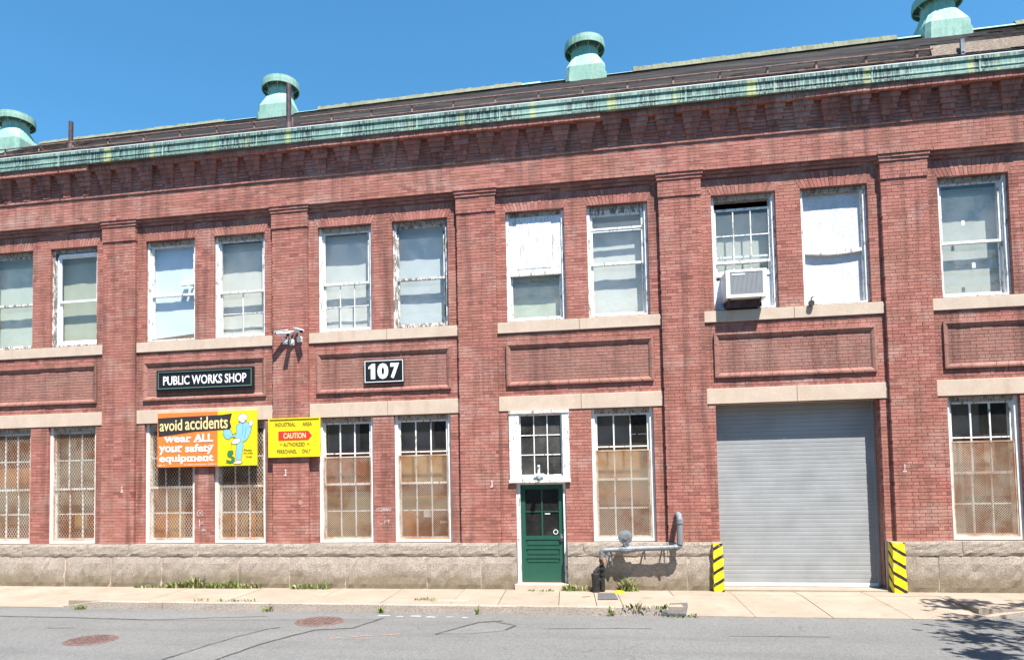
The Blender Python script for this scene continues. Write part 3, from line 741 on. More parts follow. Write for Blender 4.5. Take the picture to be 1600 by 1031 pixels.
def lower(n, s, full, stuff, label=None, openrow=True, px=.047, pz=.047):
    a, b = LWIN[s]; x0, x1 = n * B + a, n * B + b; z0, z1 = Z_BASE + .012, Z_LB - .004
    w = frame(x0, x1, z0, z1, YW, w=.072, head=.10, foot=.055, mat='whitel')
    if label: w['label'] = label
    i0, i1 = x0 + .083, x1 - .083; zm = z0 + .05 + (z1 - z0 - .15) * .47
    sash(w, i0, i1, zm - .02, z1 - .102, YW + .05, 3, 2, mu=.028, glass='glass'); sash(w, i0, i1, z0 + .057, zm + .02, YW + .09, 3, 2, mu=.028, bot=.06, glass='glass')
    top = z1 - .14 if full else zm + .62
    grille(w, i0 - .01, i1 + .01, z0 + .06, top, YW + .03, px, pz, .0064 if full else (.0056 if n > 2 else .0044))
    for (fx0, fx1, fz0, fz1, mat, y) in stuff:
        m = MB(); m.box(i0 + (i1 - i0) * fx0, i0 + (i1 - i0) * fx1, y, y + .02, z0 + (z1 - z0) * fz0, z0 + (z1 - z0) * fz1); m.build('board', M[mat], w)
    return w
WD = .46
lower(0, 0, True, [(-.04, 1.04, .0, .30, 'curtain_grey', WD), (-.04, 1.04, .30, .50, 'curtain_grey', WD), (-.04, 1.04, .5, .66, 'wood_orange', WD), (-.04, 1.04, .66, .98, 'wood_red', WD), (0, 1, .05, .16, 'wood_red', WD - .03)], px=.068, pz=.105)
lower(0, 1, True, [(-.04, 1.04, .0, .26, 'wood_red', WD), (.35, .64, .12, .24, 'card_yellow', WD - .04), (-.04, 1.04, .26, .46, 'curtain_grey', WD), (-.04, 1.04, .46, .74, 'curtain_grey', WD - .02), (-.04, .33, .74, .98, 'curtain_grey', WD), (.33, 1.04, .74, .80, 'wood_orange', WD), (.33, 1.04, .80, .98, 'wood_red', WD)], px=.068, pz=.105)
lower(1, 0, True, [(-.04, .34, .0, .48, 'wood_orange', WD), (.34, .66, .0, .48, 'wood_ochre', WD - .02), (.66, 1.04, .0, .98, 'wood_red', WD), (-.04, .66, .48, .98, 'wood_dark', WD)], px=.068, pz=.105)
lower(1, 1, True, [(-.04, .14, .0, .5, 'wood_tan', WD), (.17, .33, .0, .5, 'wood_orange', WD - .01), (.36, .52, .0, .5, 'wood_tan', WD), (.55, .70, .0, .5, 'wood_orange', WD - .01), (.73, .88, .0, .5, 'wood_tan', WD), (.9, 1.04, .0, .5, 'wood_orange', WD), (-.04, 1.04, .5, .98, 'wood_dark', WD + .02), (-.04, 1.04, .0, .52, 'wood_red', WD + .04)], px=.068, pz=.105)
lower(2, 0, False, [(-.04, .66, .74, .98, 'reflection_grey', WD + .12), (-.04, 1.04, .0, .26, 'wood_tan', WD), (-.04, 1.04, .26, .36, 'card_yellow', WD - .02), (-.04, 1.04, .36, .40, 'curtain_grey', WD), (-.04, 1.04, .40, .74, 'wood_red', WD)])  # grey sheet added behind the top panes, standing in for their reflections
lower(2, 1, False, [(-.04, .66, .74, .98, 'reflection_grey', WD + .12), (-.04, .34, .0, .26, 'wood_orange', WD), (.34, 1.04, .0, .26, 'wood_red', WD), (.45, .60, .19, .24, 'sticker', WD - .06), (.78, .93, .14, .16, 'sticker', WD - .06), (-.04, 1.04, .26, .36, 'wood_ochre', WD - .02), (-.04, 1.04, .36, .48, 'wood_red', WD), (-.04, 1.04, .48, .74, 'wood_tan', WD)])
lower(3, 1, False, [(-.04, .66, .74, .98, 'reflection_grey', WD + .12), (-.04, 1.04, .0, .27, 'wood_red', WD), (-.04, 1.04, .27, .38, 'wood_orange', WD - .02), (-.04, 1.04, .38, .74, 'wood_tan', WD), (.70, .78, .805, .812, 'sticker', WD), (.82, .98, .805, .812, 'sticker', WD)], label='barred window with rust-stained grille beside the green door')
lower(5, 0, False, [(-.04, .66, .74, .98, 'reflection_grey', WD + .12), (-.04, .30, .0, .74, 'curtain_grey', WD), (.30, 1.04, .0, .30, 'wood_dark', WD), (.30, .66, .3, .74, 'wood_red', WD), (.66, 1.04, .3, .74, 'curtain_grey', WD)])
lower(5, 1, False, [(-.04, .66, .74, .98, 'reflection_grey', WD + .12), (-.04, 1.04, .0, .5, 'wood_tan', WD), (-.04, 1.04, .5, .74, 'wood_red', WD)])
# dark rooms behind the glass
m = MB()
for (za, zb) in ((.0, 3.9), (5.2, 9.0)):
    m.poly(((XL + .3, 1.6, za), (XR - .3, 1.6, za), (XR - .3, 1.6, zb), (XL + .3, 1.6, zb)))
    m.poly(((XL + .3, .3, zb), (XR - .3, .3, zb), (XR - .3, 1.6, zb), (XL + .3, 1.6, zb))); m.poly(((XL + .3, .3, za), (XR - .3, .3, za), (XR - .3, 1.6, za), (XL + .3, 1.6, za)))
for n in range(NB + 1): m.box(n * B - .12, n * B + .12, .205, 1.6, 0, 9)
m.build('interior_wall', M['dark'], bld, fixn=False)

# ------------------------------------------------------------------ green door with transom
x0, x1 = DX0, DX1; YD = .20
dr = MB(); fw = .085
dr.box(x0 + .003, x0 + fw, .13, .32, .115, 2.262); dr.box(x1 - .06, x1 - .003, .13, .32, .115, 2.262); dr.box(x0 + fw, x1 - .06, .133, .32, 2.19, 2.262)
door = dr.build('entrance_door', M['white'], bld); door['label'] = 'green panelled door with four glass lights'
a, b, z0, z1 = x0 + fw + .003, x1 - .063, .125, 2.186; sw = .095; mid = (a + b) / 2
lf = MB(); lf.box(a, a + sw, YD, YD + .045, z0, z1); lf.box(b - sw, b, YD, YD + .045, z0, z1)
rails = [(z0, .47), (.60, .655), (.80, .86), (1.0, 1.06), (1.19, 1.25), (1.665, 1.69), (2.10, z1)]
rails = [(z0, .52), (.625, .685), (.82, .88), (1.02, 1.10), (2.085, z1)]
for p, q in rails: lf.box(a + sw, b - sw, YD + .001, YD + .044, p, q)
lf.box(mid - .016, mid + .016, YD + .004, YD + .04, 1.10, 2.085); lf.box(a + sw, b - sw, YD + .006, YD + .038, 1.60, 1.625)
leaf = lf.build('door_leaf', M['green'], door)
for p, q in ((.52, .625), (.685, .82), (.88, 1.02)):
    k = MB(); k.box(a + sw, b - sw, YD + .022, YD + .034, p, q); k.box(a + sw + .03, b - sw - .03, YD + .012, YD + .022, p + .025, q - .025); k.build('door_panel', M['green'], door)
for p, q in ((1.10, 1.60), (1.625, 2.085)):
    for xa, xb in ((a + sw, mid - .016), (mid + .016, b - sw)):
        k = MB(); k.poly(((xa, YD + .02, p), (xb, YD + .02, p), (xb, YD + .02, q), (xa, YD + .02, q))); k.build('pane', M['glass'], door, fixn=False)
k = MB(); k.lathe((b - .045, YD - .03, 1.06), [(0, .035), (.022, .03), (.03, .012), (.022, -.005), (.012, -.03)], 14, 'y'); k.box(b - .07, b - .022, YD - .006, YD, .98, 1.14); k.build('door_handle', M['steel'], door)
k = MB(); k.lathe((b - sw - .075, YD + .018, 1.18), [(.052, .0), (.052, .003), (.038, .003), (.038, 0)], 20, 'y'); k.build('round_sticker', M['sticker'], door)
k = MB(); k.box(mid + .06, mid + .17, YD + .012, YD + .015, 1.555, 1.575); k.build('paper_label', M['sticker'], door)
stone('door_step', M['sand'], DX0 - .05, DX1 + .05, -.12, .35, -.05, .115)
# transom: deep white casing with a nine-light sash
tx0, tx1, tz0, tz1 = 3 * B + .634, 3 * B + 1.903, 2.268, Z_LB - .004; px0, px1, pz0, pz1 = 3 * B + .875, 3 * B + 1.725, 2.40, 3.66
tr = MB(); yt = .055
tr.box(tx0, px0 - .03, yt, .26, tz0, tz1 - .06); tr.box(px1 + .03, tx1, yt, .26, tz0, tz1 - .06); tr.box(tx0, tx1, yt - .02, .26, tz1 - .06, tz1); tr.box(px0 - .03, px1 + .03, yt, .26, tz0, pz0 - .03); tr.box(tx0 - .015, tx1 + .012, yt - .03, yt - .001, tz0 - .035, tz0 + .03)
tr.box(px0 - .03, px1 + .03, yt + .002, .26, pz1 + .03, tz1 - .06)
tw = tr.build('window', M['white'], bld); tw['label'] = 'nine-light transom window in a deep white casing'
sash(tw, px0 - .028, px1 + .028, pz0 - .028, pz1 + .028, .13, 3, 3, st=.03, top=.03, bot=.03, mu=.022)

# ------------------------------------------------------------------ roller shutter
ry = .40; rd = MB(); rd.box(GX0 + .004, GX0 + .05, ry - .05, ry + .1, .05, Z_LB - .004); rd.box(GX1 - .05, GX1 - .004, ry - .05, ry + .1, .05, Z_LB - .004); rd.box(GX0 + .05, GX1 - .05, ry + .0, ry + .15, 3.70, Z_LB - .004)
shutter = rd.build('roller_shutter', M['doorgrey'], bld)
sl = MB(); pit = .0858
prof = [(-.0045, .001), (-.008, .005), (-.0086, .03), (-.0086, .055), (-.008, pit - .008), (-.003, pit - .003), (-.001, pit), (.016, pit), (.016, 0), (-.001, 0)]
sl.ext([(ry + y, z) for y, z in prof], GX0 + .045, GX1 - .045)
slme = sl.mesh('slat', M['doorgrey'])
bm = bmesh.new(); bm.from_mesh(slme); bmesh.ops.recalc_face_normals(bm, faces=bm.faces); bm.to_mesh(slme); bm.free()
for k in range(42): shared('slat', slme, shutter, (0, U(-.001, .001), .115 + k * pit))
k = MB(); k.box(GX0 + .04, GX1 - .04, ry - .02, ry + .03, .045, .112); k.build('bottom_bar', M['vinyl'], shutter)
stone('door_threshold', M['conc'], GX0 + .003, GX1 - .003, -.06, .65, -.1, .035)

# ------------------------------------------------------------------ copper gutter, roof, ridge
def gut(x0, x1, dy, dz):
    prof = [(-.335, 10.222), (-.345, 10.212), (-.345, 10.152), (-.324, 10.146), (-.320, 10.135), (-.326, 10.04), (-.336, 10.00), (-.322, 9.972), (-.326, 9.955), (-.344, 9.945), (-.346, 9.900), (-.30, 9.895), (-.05, 9.97), (-.05, 10.20)]
    g = MB(); g.ext([(y + dy + .005, z + dz) for y, z in prof], x0, x1); o = g.build('copper_gutter', M['copperg'], bld)
    f = MB(); f.box(x0, x1, -.335 + dy, -.1, 10.224 + dz, 10.238 + dz); f.build('gutter_flashing', M['flash'], bld)
gut(XL - .3, 3.66, -.0, .018); gut(3.664, 15.49, -.022, .0); gut(15.494, XR + .3, -.022, .0)
for x in (1.1, 2.9, 5.6, 7.9, 9.9, 11.6, 13.4, 17.2, 18.9, 20.7, 22.6, 24.4):
    k = MB(); k.ext([(-.372, 10.21), (-.372, 10.15), (-.35, 10.13), (-.353, 10.0), (-.349, 9.96), (-.372, 9.94), (-.372, 9.898), (-.3, 9.9), (-.3, 10.2)], x, x + .028); k.build('gutter_seam', M['copper'], bld)
EY, EZ, RY, RZ = -.22, 10.245, 3.45, 12.80
sl_ = (RZ - EZ) / (RY - EY); RIDGE = lambda x: RZ + (x - 2) * .012
rf = MB(); rf.hexa(((XL - .3, EY, EZ - .06), (XR + .3, EY, EZ - .06), (XR + .3, RY, RIDGE(XR) - .08), (XL - .3, RY, RIDGE(XL) - .08), (XL - .3, EY, EZ - .012), (XR + .3, EY, EZ - .012), (XR + .3, RY, RIDGE(XR) - .012), (XL - .3, RY, RIDGE(XL) - .012)))
rf.hexa(((XL - .3, RY, RIDGE(XL) - .08), (XR + .3, RY, RIDGE(XR) - .08), (XR + .3, 9.5, 9.85), (XL - .3, 9.5, 9.85), (XL - .3, RY, RIDGE(XL) - .012), (XR + .3, RY, RIDGE(XR) - .012), (XR + .3, 9.5, 9.9), (XL - .3, 9.5, 9.9)))
for x in (XL, XR): rf.poly(((x, 0, 9.9), (x, RY, RIDGE(x) - .02), (x, 9.3, 9.9)))
roof = rf.build('roof', M['slate'], bld)
sm = MB(); rows = 22
for j in range(rows):
    t0, t1 = j / rows, (j + 1.25) / rows
    x = XL - .3 - (j % 2) * .14
    while x < XR + .3:
        wv = U(.24, .30); x2 = min(x + wv - .008, XR + .3); xx = max(x, XL - .3)
        sm.cr = R(); e = U(0, .012) + (.02 if R() < .05 else 0); dz = (xx - 2) * .012 * t0
        ya, yb = EY + (RY - EY) * t0 - e, EY + (RY - EY) * min(1, t1); za, zb = EZ + (RZ - EZ) * t0 + .016 + dz, EZ + (RZ - EZ) * min(1, t1) + .002 + dz
        sm.hexa(((xx, ya, za - .010), (x2, ya, za - .010), (x2, yb, zb - .01), (xx, yb, zb - .01), (xx, ya, za), (x2, ya, za + U(-.003, .003)), (x2, yb, zb), (xx, yb, zb)), skip=(0, 4))
        x += wv
sm.build('slates', M['slate'], roof, rnd=True, fixn=False, kind='stuff')
def coping(x0, x1, h, mat, low=False):
    k = MB(); nx = max(2, int((x1 - x0) / .12))
    for i in range(nx):
        xa, xb = x0 + (x1 - x0) * i / nx, x0 + (x1 - x0) * (i + 1) / nx; za, zb = RIDGE(xa), RIDGE(xb); j = U(-.012, .018) if not low else 0
        k.hexa(((xa, RY - .22, za - .11), (xb, RY - .22, zb - .11), (xb, RY + .2, zb - .11), (xa, RY + .2, za - .11), (xa, RY - .17, za + h + j), (xb - .006, RY - .17, zb + h + j), (xb - .006, RY + .12, zb + h + j), (xa, RY + .12, za + h + j)))
    k.build('ridge_coping', M[mat], bld)
coping(XL - .3, 5.2, -.01, 'lead'); coping(5.2, 8.0, -.07, 'copper', True); coping(8.0, 13.7, .01, 'lead'); coping(13.7, 14.2, -.04, 'copper', True); coping(14.2, 16.6, -.07, 'copper', True); coping(16.6, 22.9, .035, 'lead'); coping(22.9, 25.5, -.05, 'copper', True); coping(25.5, XR + .3, .02, 'lead')

def ventilator(x, zb):
    """square copper base lofting into a round neck under a drum hood"""
    y = RY + .1; root = MB(); seg = 32; w = .50
    rings = []
    def ring(kind, r, z):
        n = len(root.v)
        for k in range(seg):
            a = 2 * math.pi * (k + .5) / seg; c, s = math.cos(a), math.sin(a)
            if kind == 's': q = max(abs(c), abs(s)); px_, py_ = r * c / q, r * s / q
            else: px_, py_ = r * c, r * s
            root.v.append((x + px_, y + py_, z))
        rings.append(n)
    ring('s', w + .03, zb - .35); ring('s', w + .03, zb + .05); ring('s', w, zb + .055); ring('s', w, zb + .26); ring('c', .365, zb + .70)
    for i in range(len(rings) - 1):
        for k in range(seg):
            k2 = (k + 1) % seg; root.f.append((rings[i] + k, rings[i] + k2, rings[i + 1] + k2, rings[i + 1] + k)); root.m.append(0); root.r.append(0)
    b = root.build('roof_ventilator', M['copper'], bld)
    k = MB(); k.lathe((x, y, zb), [(.365, .66), (.36, .70), (.36, 1.06), (.0, 1.07)]); k.build('neck', M['copper'], b)
    k = MB(); k.lathe((x, y, zb), [(.505, .90), (.53, .90), (.535, 1.02), (.522, 1.03), (.522, 1.11), (.30, 1.19), (.03, 1.235), (.022, 1.31), (0, 1.32)]); k.lathe((x, y, zb), [(.505, .90), (.51, 1.09), (.0, 1.10)]); k.build('hood', M['copper'], b)
    for q in range(8):
        k = MB(); a = q * math.pi / 4 + .2; c, s = math.cos(a), math.sin(a); k.bar((x + .34 * c, y + .34 * s, zb + .84), (x + .51 * c, y + .51 * s, zb + .96), .025, .03, (0, 0, 1))
        k.build('hood_strut', M['copper'], b)
for x in (-1.83, 6.78, 15.38, 23.97): ventilator(x, RIDGE(x) - .14)
k = MB(); k.tube([(8.42, .28, 10.55), (8.42, .28, 11.66)], .06, 14); k.tube([(8.42, .28, 10.56), (8.42, .28, 10.72)], [.10, .07], 14); k.build('vent_pipe', M['darkiron'], bld)
k = MB(); k.tube([(2.47, .6, 10.75), (2.47, .6, 11.55)], .055, 12); k.tube([(2.47, .6, 10.75), (2.47, .6, 11.0)], [.10, .065], 12); k.build('vent_pipe', M['darkiron'], bld)
gx = XL
g0 = EZ + sl_ * (.3 - EY)
for a, b in ((XL, 8.1), (8.7, 22.15)):
    for z in (.07, .235):
        k = MB(); pts = [(a + (b - a) * i / 12, .3 + .0 * i, g0 + z + U(-.006, .006)) for i in range(13)]; k.tube(pts, .016, 6); k.build('guard_rail', M['rust'], bld)
x = -.1
while x < 22.0:
    k = MB(); k.box(x - .018, x + .018, .315, .33, g0 - .03, g0 + .27); k.bar((x, .33, g0 + .24), (x, .62, g0 + .20), .02, .012, (1, 0, 0)); k.build('rail_post', M['rust'], bld); x += .955
k = MB(); pz = EZ + sl_ * (.5 - EY); k.hexa(((22.22, .46, pz + .01), (26.2, .46, pz + .01), (26.2, .52, pz + .01), (22.22, .52, pz + .01), (22.22, .54, pz + .30), (26.2, .54, pz + .33), (26.2, .60, pz + .33), (22.22, .60, pz + .30))); k.build('roof_plank', M['plank'], bld)
k = MB(); k.box(22.72, 22.79, .40, .45, pz - .03, pz + .30); k.box(22.73, 22.78, .40, .75, pz + .0, pz + .03); k.build('plank_bracket', M['steel'], bld)

# ------------------------------------------------------------------ signs and fixtures
# PUBLIC WORKS SHOP
t = thing('shop_sign', 'long black sign reading PUBLIC WORKS SHOP in white capitals', 'sign', (6.46, YB, 4.48))
k = MB(); k.box(5.255, 7.665, .0, .062, 4.485, 4.985); k.build('board', M['black'], t)
k = MB(); x0, x1, z0, z1 = 5.30, 7.62, 4.545, 4.945
for q in ((x0, x1, z0, z0 + .022), (x0, x1, z1 - .016, z1), (x0, x0 + .018, z0 + .022, z1 - .016), (x1 - .018, x1, z0 + .022, z1 - .016)): k.box(q[0], q[1], -.014, -.001, q[2], q[3])
k.build('border', M['signgreen'], t)
k = MB(); text(k, 'PUBLIC WORKS SHOP', 5.43, 7.49, 4.635, 4.845, -.002, .006, .016); k.build('lettering', M['letter'], t, fixn=False)
# 107
t = thing('number_sign', 'black square sign with the white number 107', 'sign', (10.71, YB, 4.49))
k = MB(); k.box(10.262, 11.162, .025, .062, 4.49, 4.998); k.build('board', M['black'], t)
k = MB()
for q in ((10.275, 11.149, 4.503, 4.518), (10.275, 11.149, 4.970, 4.985), (10.275, 10.290, 4.518, 4.970), (11.134, 11.149, 4.518, 4.970)): k.box(q[0], q[1], .017, .024, q[2], q[3])
k.build('border', M['letter'], t)
k = MB()
def numeral1(k, x, z, h): slab_poly(k, [(x, z), (x + .10, z), (x + .10, z + h), (x + .03, z + h), (x - .055, z + h * .80), (x - .055, z + h * .66), (x, z + h * .72)], .024, .006)
numeral1(k, 10.415, 4.575, .34); text(k, '0', 10.565, 10.815, 4.57, 4.92, .024, .006, .055); text(k, '7', 10.86, 11.06, 4.575, 4.915, .024, .006, .05); k.build('lettering', M['letter'], t, fixn=False)
# safety banner, fixed across the heads of two windows
bx0, bx1, bz0, bz1 = 5.285, 7.735, 2.735, 3.985
t = thing('safety_banner', 'orange and yellow safety sign reading avoid accidents, with a cartoon of an injured worker', 'sign', ((bx0 + bx1) / 2, .05, bz0))
BW, BH = bx1 - bx0, bz1 - bz0; bq = lambda u, v: (bx0 + BW * u, bz0 + BH * v)
k = MB(); xs = bx0 + BW * .612; k.cm = 0; k.box(bx0, xs, .005, .055, bz0, bz1); k.cm = 1; k.box(xs, bx1, .005, .055, bz0, bz1); k.build('panel', [M['orange'], M['yellow']], t)
k = MB(); slab_poly(k, [bq(*p) for p in ((.005, .91), (.30, .925), (.66, .935), (.755, .955), (.735, .80), (.75, .71), (.73, .665), (.38, .645), (.012, .57))], .003, .004); k.build('black_band', M['signblack'], t)
k = MB(); text(k, 'avoid', *[bq(.025, 0)[0], bq(.255, 0)[0]], bq(0, .665)[1], bq(0, .875)[1], -.003, .004, .012, slope=.012); text(k, 'accidents', bq(.285, 0)[0], bq(.715, 0)[0], bq(0, .675)[1], bq(0, .91)[1], -.003, .004, .012, slope=.012); k.build('lettering', M['cream'], t, fixn=False)
# slab-serif white lettering: font outlines with added serif bars
k = MB()
def serif_word(w, u0, u1, v0, v1):
    (x0, z0), (x1, z1) = bq(u0, v0), bq(u1, v1); text(k, w, x0, x1, z0, z1, .003, .005, .022)
def feet(us, v, wd=.022, hh=.016):
    for u in us:
        x, z = bq(u, v); k.box(x - BW * wd / 2, x + BW * wd / 2, -.003, .0025, z, z + BH * hh)
serif_word('wear', .07, .345, .455, .555); serif_word('ALL', .375, .565, .45, .60)
feet((.085, .13, .175), .545); feet((.31,), .455, .04); feet((.385, .43, .47, .525), .45, .03)
serif_word('your', .02, .255, .23, .385); serif_word('safety', .285, .565, .225, .415)
feet((.03, .07, .225, .245), .372); feet((.232, .155), .275, .03); feet((.465, .50), .275, .025); feet((.535, .56), .372)
serif_word('equipment', .02, .57, .055, .225); feet((.17, .205, .25, .28, .335, .365, .42, .49), .098, .02)
text(k, 'A safety precaution 2000-0', bq(.27, 0)[0], bq(.60, 0)[0], bq(0, .02)[1], bq(0, .05)[1], .003, .003, 0, .3); text(k, 'NO. 10', bq(.015, 0)[0], bq(.075, 0)[0], bq(0, .02)[1], bq(0, .045)[1], .003, .003); k.build('white_lettering', M['letter'], t, fixn=False)
# the printed worker: bent over, one knee raised, hand on the foot, anchor-like hook below
LINES = []
def blob(pts, mat, nm, y): 
    q = MB(); P = [bq(*p) for p in pts]; slab_poly(q, P, y, .002); q.build(nm, M[mat], t)
    for a_, b_ in zip(P, P[1:] + P[:1]): LINES.append((a_, b_, y - .0028))
blob(((.775, .50), (.80, .60), (.80, .72), (.835, .79), (.89, .80), (.935, .76), (.95, .66), (.93, .55), (.90, .46), (.86, .42), (.87, .36), (.855, .22), (.845, .10), (.80, .10), (.79, .22), (.80, .36), (.82, .46), (.80, .50), (.755, .52), (.72, .48), (.69, .50), (.665, .58), (.675, .66), (.71, .68), (.75, .64)), 'blue', 'printed_coverall', .0035)
blob(((.825, .80), (.815, .87), (.835, .93), (.875, .945), (.905, .91), (.905, .84), (.88, .79)), 'letter', 'printed_head', .001)
blob(((.83, .80), (.835, .855), (.87, .86), (.895, .82), (.87, .77)), 'skin', 'printed_face', -.0015)
blob(((.745, .42), (.79, .50), (.83, .50), (.845, .45), (.815, .40), (.775, .39)), 'letter', 'printed_glove', .001)
blob(((.80, .10), (.845, .10), (.86, .06), (.84, .03), (.78, .03), (.765, .05)), 'skin', 'printed_foot', .001)
blob(((.935, .82), (.955, .83), (.965, .78), (.955, .72), (.935, .70), (.925, .75)), 'letter', 'printed_hand', .001)
blob(((.72, .27), (.765, .275), (.77, .22), (.745, .19), (.785, .14), (.78, .07), (.74, .04), (.705, .06), (.70, .11), (.72, .10), (.735, .085), (.755, .10), (.75, .145), (.715, .17), (.71, .22)), 'dgreen', 'printed_hook', .001)
q = MB(); q.bar((bq(.745, .27)[0], .002, bq(0, .27)[1]), (bq(.75, .40)[0], .002, bq(0, .40)[1]), .008, .003); 
for a_, b_ in (((.865, .74), (.86, .55)), ((.90, .70), (.88, .50)), ((.80, .60), (.755, .56)), ((.70, .05), (.69, .05))):
    q.bar((bq(*a_)[0], .001, bq(*a_)[1]), (bq(*b_)[0], .001, bq(*b_)[1]), .007, .003)
for a_, b_, yy in LINES: q.bar((a_[0], yy, a_[1]), (b_[0], yy, b_[1]), .009, .0012)
text(q, 'Protect', bq(.87, 0)[0], bq(.955, 0)[0], bq(0, .255)[1], bq(0, .30)[1], .003, .003, 0, .3); text(q, 'the safety', bq(.87, 0)[0], bq(.965, 0)[0], bq(0, .20)[1], bq(0, .24)[1], .003, .003, 0, .3); text(q, 'shoes', bq(.895, 0)[0], bq(.955, 0)[0], bq(0, .14)[1], bq(0, .18)[1], .003, .003, 0, .3)
q.build('printed_lines', M['ink'], t, fixn=False)
# CAUTION sign
cx0, cx1, cz0, cz1 = 8.045, 9.255, 2.90, 3.765; CW, CH = cx1 - cx0, cz1 - cz0; cq = lambda u, v: (cx0 + CW * u, cz0 + CH * v)
t = thing('caution_sign', 'yellow sign reading INDUSTRIAL AREA with a red CAUTION arrow', 'sign', ((cx0 + cx1) / 2, 0, cz0))
k = MB(); k.box(cx0, cx1, -.04, -.003, cz0, cz1); k.build('panel', M['yellow'], t)
k = MB()
for q in ((cx0 - .006, cx1 + .006, cz0 - .006, cz0 + .018), (cx0 - .006, cx1 + .006, cz1 - .018, cz1 + .006), (cx0 - .006, cx0 + .018, cz0 + .018, cz1 - .018), (cx1 - .018, cx1 + .006, cz0 + .018, cz1 - .018)): k.box(q[0], q[1], -.058, -.041, q[2], q[3])
k.build('rim', M['yellow'], t)
k = MB(); slab_poly(k, [cq(*p) for p in ((.19, .43), (.77, .43), (.84, .54), (.77, .665), (.19, .665))], -.041, .004); k.build('arrow', M['red'], t)
k = MB(); text(k, 'CAUTION', cq(.29, 0)[0], cq(.725, 0)[0], cq(0, .475)[1], cq(0, .62)[1], -.046, .004, .02); k.build('arrow_lettering', M['cream'], t, fixn=False)
k = MB()
def crow(w, u0, u1, v0, v1): text(k, w, cq(u0, 0)[0], cq(u1, 0)[0], cq(0, v0)[1], cq(0, v1)[1], -.041, .003, .014)
crow('INDUSTRIAL', .125, .525, .79, .89); crow('AREA', .66, .845, .79, .89); crow('AUTHORIZED', .285, .705, .27, .37); crow('PERSONNEL', .16, .55, .09, .19); crow('ONLY', .65, .82, .09, .19)
for u in (.215, .745): k.box(cq(u, 0)[0], cq(u + .05, 0)[0], -.044, -.041, cq(0, .32)[1], cq(0, .335)[1])
k.build('lettering', M['ink'], t, fixn=False)
for xq in (cx0 + .0, cx1 - .12): 
    k = MB(); k.box(xq + .02, xq + .10, -.003, .068, cz0 + .1, cz0 + .3); k.build('bracket', M['rust'], t)
# security cameras on the pilaster
def camera_fix(x, z, aim, lab):
    t = thing('security_camera', lab, 'camera', (x, -.0, z), 'security cameras in a cluster on the second pilaster')
    k = MB(); k.lathe((x, -.001, z), [(.0, .07), (.045, .068), (.06, .05), (.06, 0)], 16, 'y'); k.box(x - .055, x + .055, -.045, -.002, z - .07, z + .05); k.build('mount', M['cam'], t)
    k = MB(); k.tube([(x, -.06, z + .01), (x + aim[0] * .03, -.12, z + .06), (x + aim[0] * .05, -.14, z + .12)], .016, 8); k.build('arm', M['cam'], t)
    c = Vector((x + aim[0] * .03, -.15, z + .155)); d = Vector(aim).normalized()
    k = MB(); k.tube([c - d * .12, c + d * .13], [.042, .046], 12); k.build('body', M['cam'], t)
    k = MB(); up = Vector((0, 0, 1)); sdv = d.cross(up).normalized(); a_, b_ = c - d * .13 + up * .05, c + d * .18 + up * .035; k.bar(a_, b_, .105, .012, up); k.build('sunshield', M['cam'], t)
    k = MB(); k.tube([c + d * .125, c + d * .14], .038, 12); k.build('lens', M['lens'], t)
camera_fix(8.44, 5.52, (-.85, -.5, -.18), 'white bullet camera pointing left, leftmost of the three on the pilaster')
camera_fix(8.60, 5.49, (.05, -1, -.35), 'white bullet camera facing the street between the two others on the pilaster')
camera_fix(8.78, 5.55, (.75, -.6, -.28), 'white bullet camera pointing right, rightmost of the three on the pilaster')
# air conditioner
ax0, ax1, az0, az1 = 17.90, 18.67, 5.86, 6.42
t = thing('air_conditioner', 'beige window air conditioner hanging out of an upper window', 'air conditioner', ((ax0 + ax1) / 2, .2, az0))
k = MB(); ay = -.22; k.box(ax0, ax1, ay + .02, .5, az0, az1); k.build('case', M['acbody'], t)
k = MB(); e = .07
k.box(ax0 - .004, ax0 + e, ay, ay + .019, az0, az1 + .004); k.box(ax1 - e, ax1 + .004, ay, ay + .019, az0, az1 + .004); k.box(ax0 + e, ax1 - e, ay, ay + .019, az1 - .045, az1 + .004); k.box(ax0 + e, ax1 - e, ay, ay + .019, az0, az0 + .06); k.build('front_frame', M['vinyl'], t)
k = MB(); n = 26
for i in range(n):
    x = ax0 + e + (ax1 - ax0 - 2 * e) * i / n; k.box(x + .003, x + (ax1 - ax0 - 2 * e) / n - .005, ay + .006, ay + .019, az0 + .06, az1 - .045)
k.build('grille', M['acgrille'], t)
k = MB(); k.box(ax0 + .11, ax0 + .36, ay + .001, ay + .005, az1 - .105, az1 - .075); k.build('badge', M['letter'], t)
k = MB(); k.box(ax0 + .05, ax1 - .1, -.05, .4, 5.71, az0 - .004); k.bar((ax0 + .06, .0, 5.71), (ax0 + .06, ay + .06, az0 - .01), .03, .03, (1, 0, 0)); k.bar((ax1 - .11, .0, 5.71), (ax1 - .11, ay + .06, az0 - .01), .03, .03, (1, 0, 0)); k.build('support', M['darkiron'], t)
# flood lamp on the sill
t = thing('flood_lamp', 'small rusty flood lamp on the stone sill under the white boards', 'lamp', (19.56, .05, 5.66))
k = MB(); k.lathe((19.56, -.02, 5.72), [(0, .0), (.055, .0), (.062, -.03), (.03, -.10), (0, -.11)], 14, 'y'); k.build('lamp_head', M['darkiron'], t)
k = MB(); k.bar((19.56, .03, 5.68), (19.57, .03, 5.83), .02, .02); k.bar((19.57, .03, 5.83), (19.60, .0, 5.85), .02, .02); k.build('bracket', M['darkiron'], t)
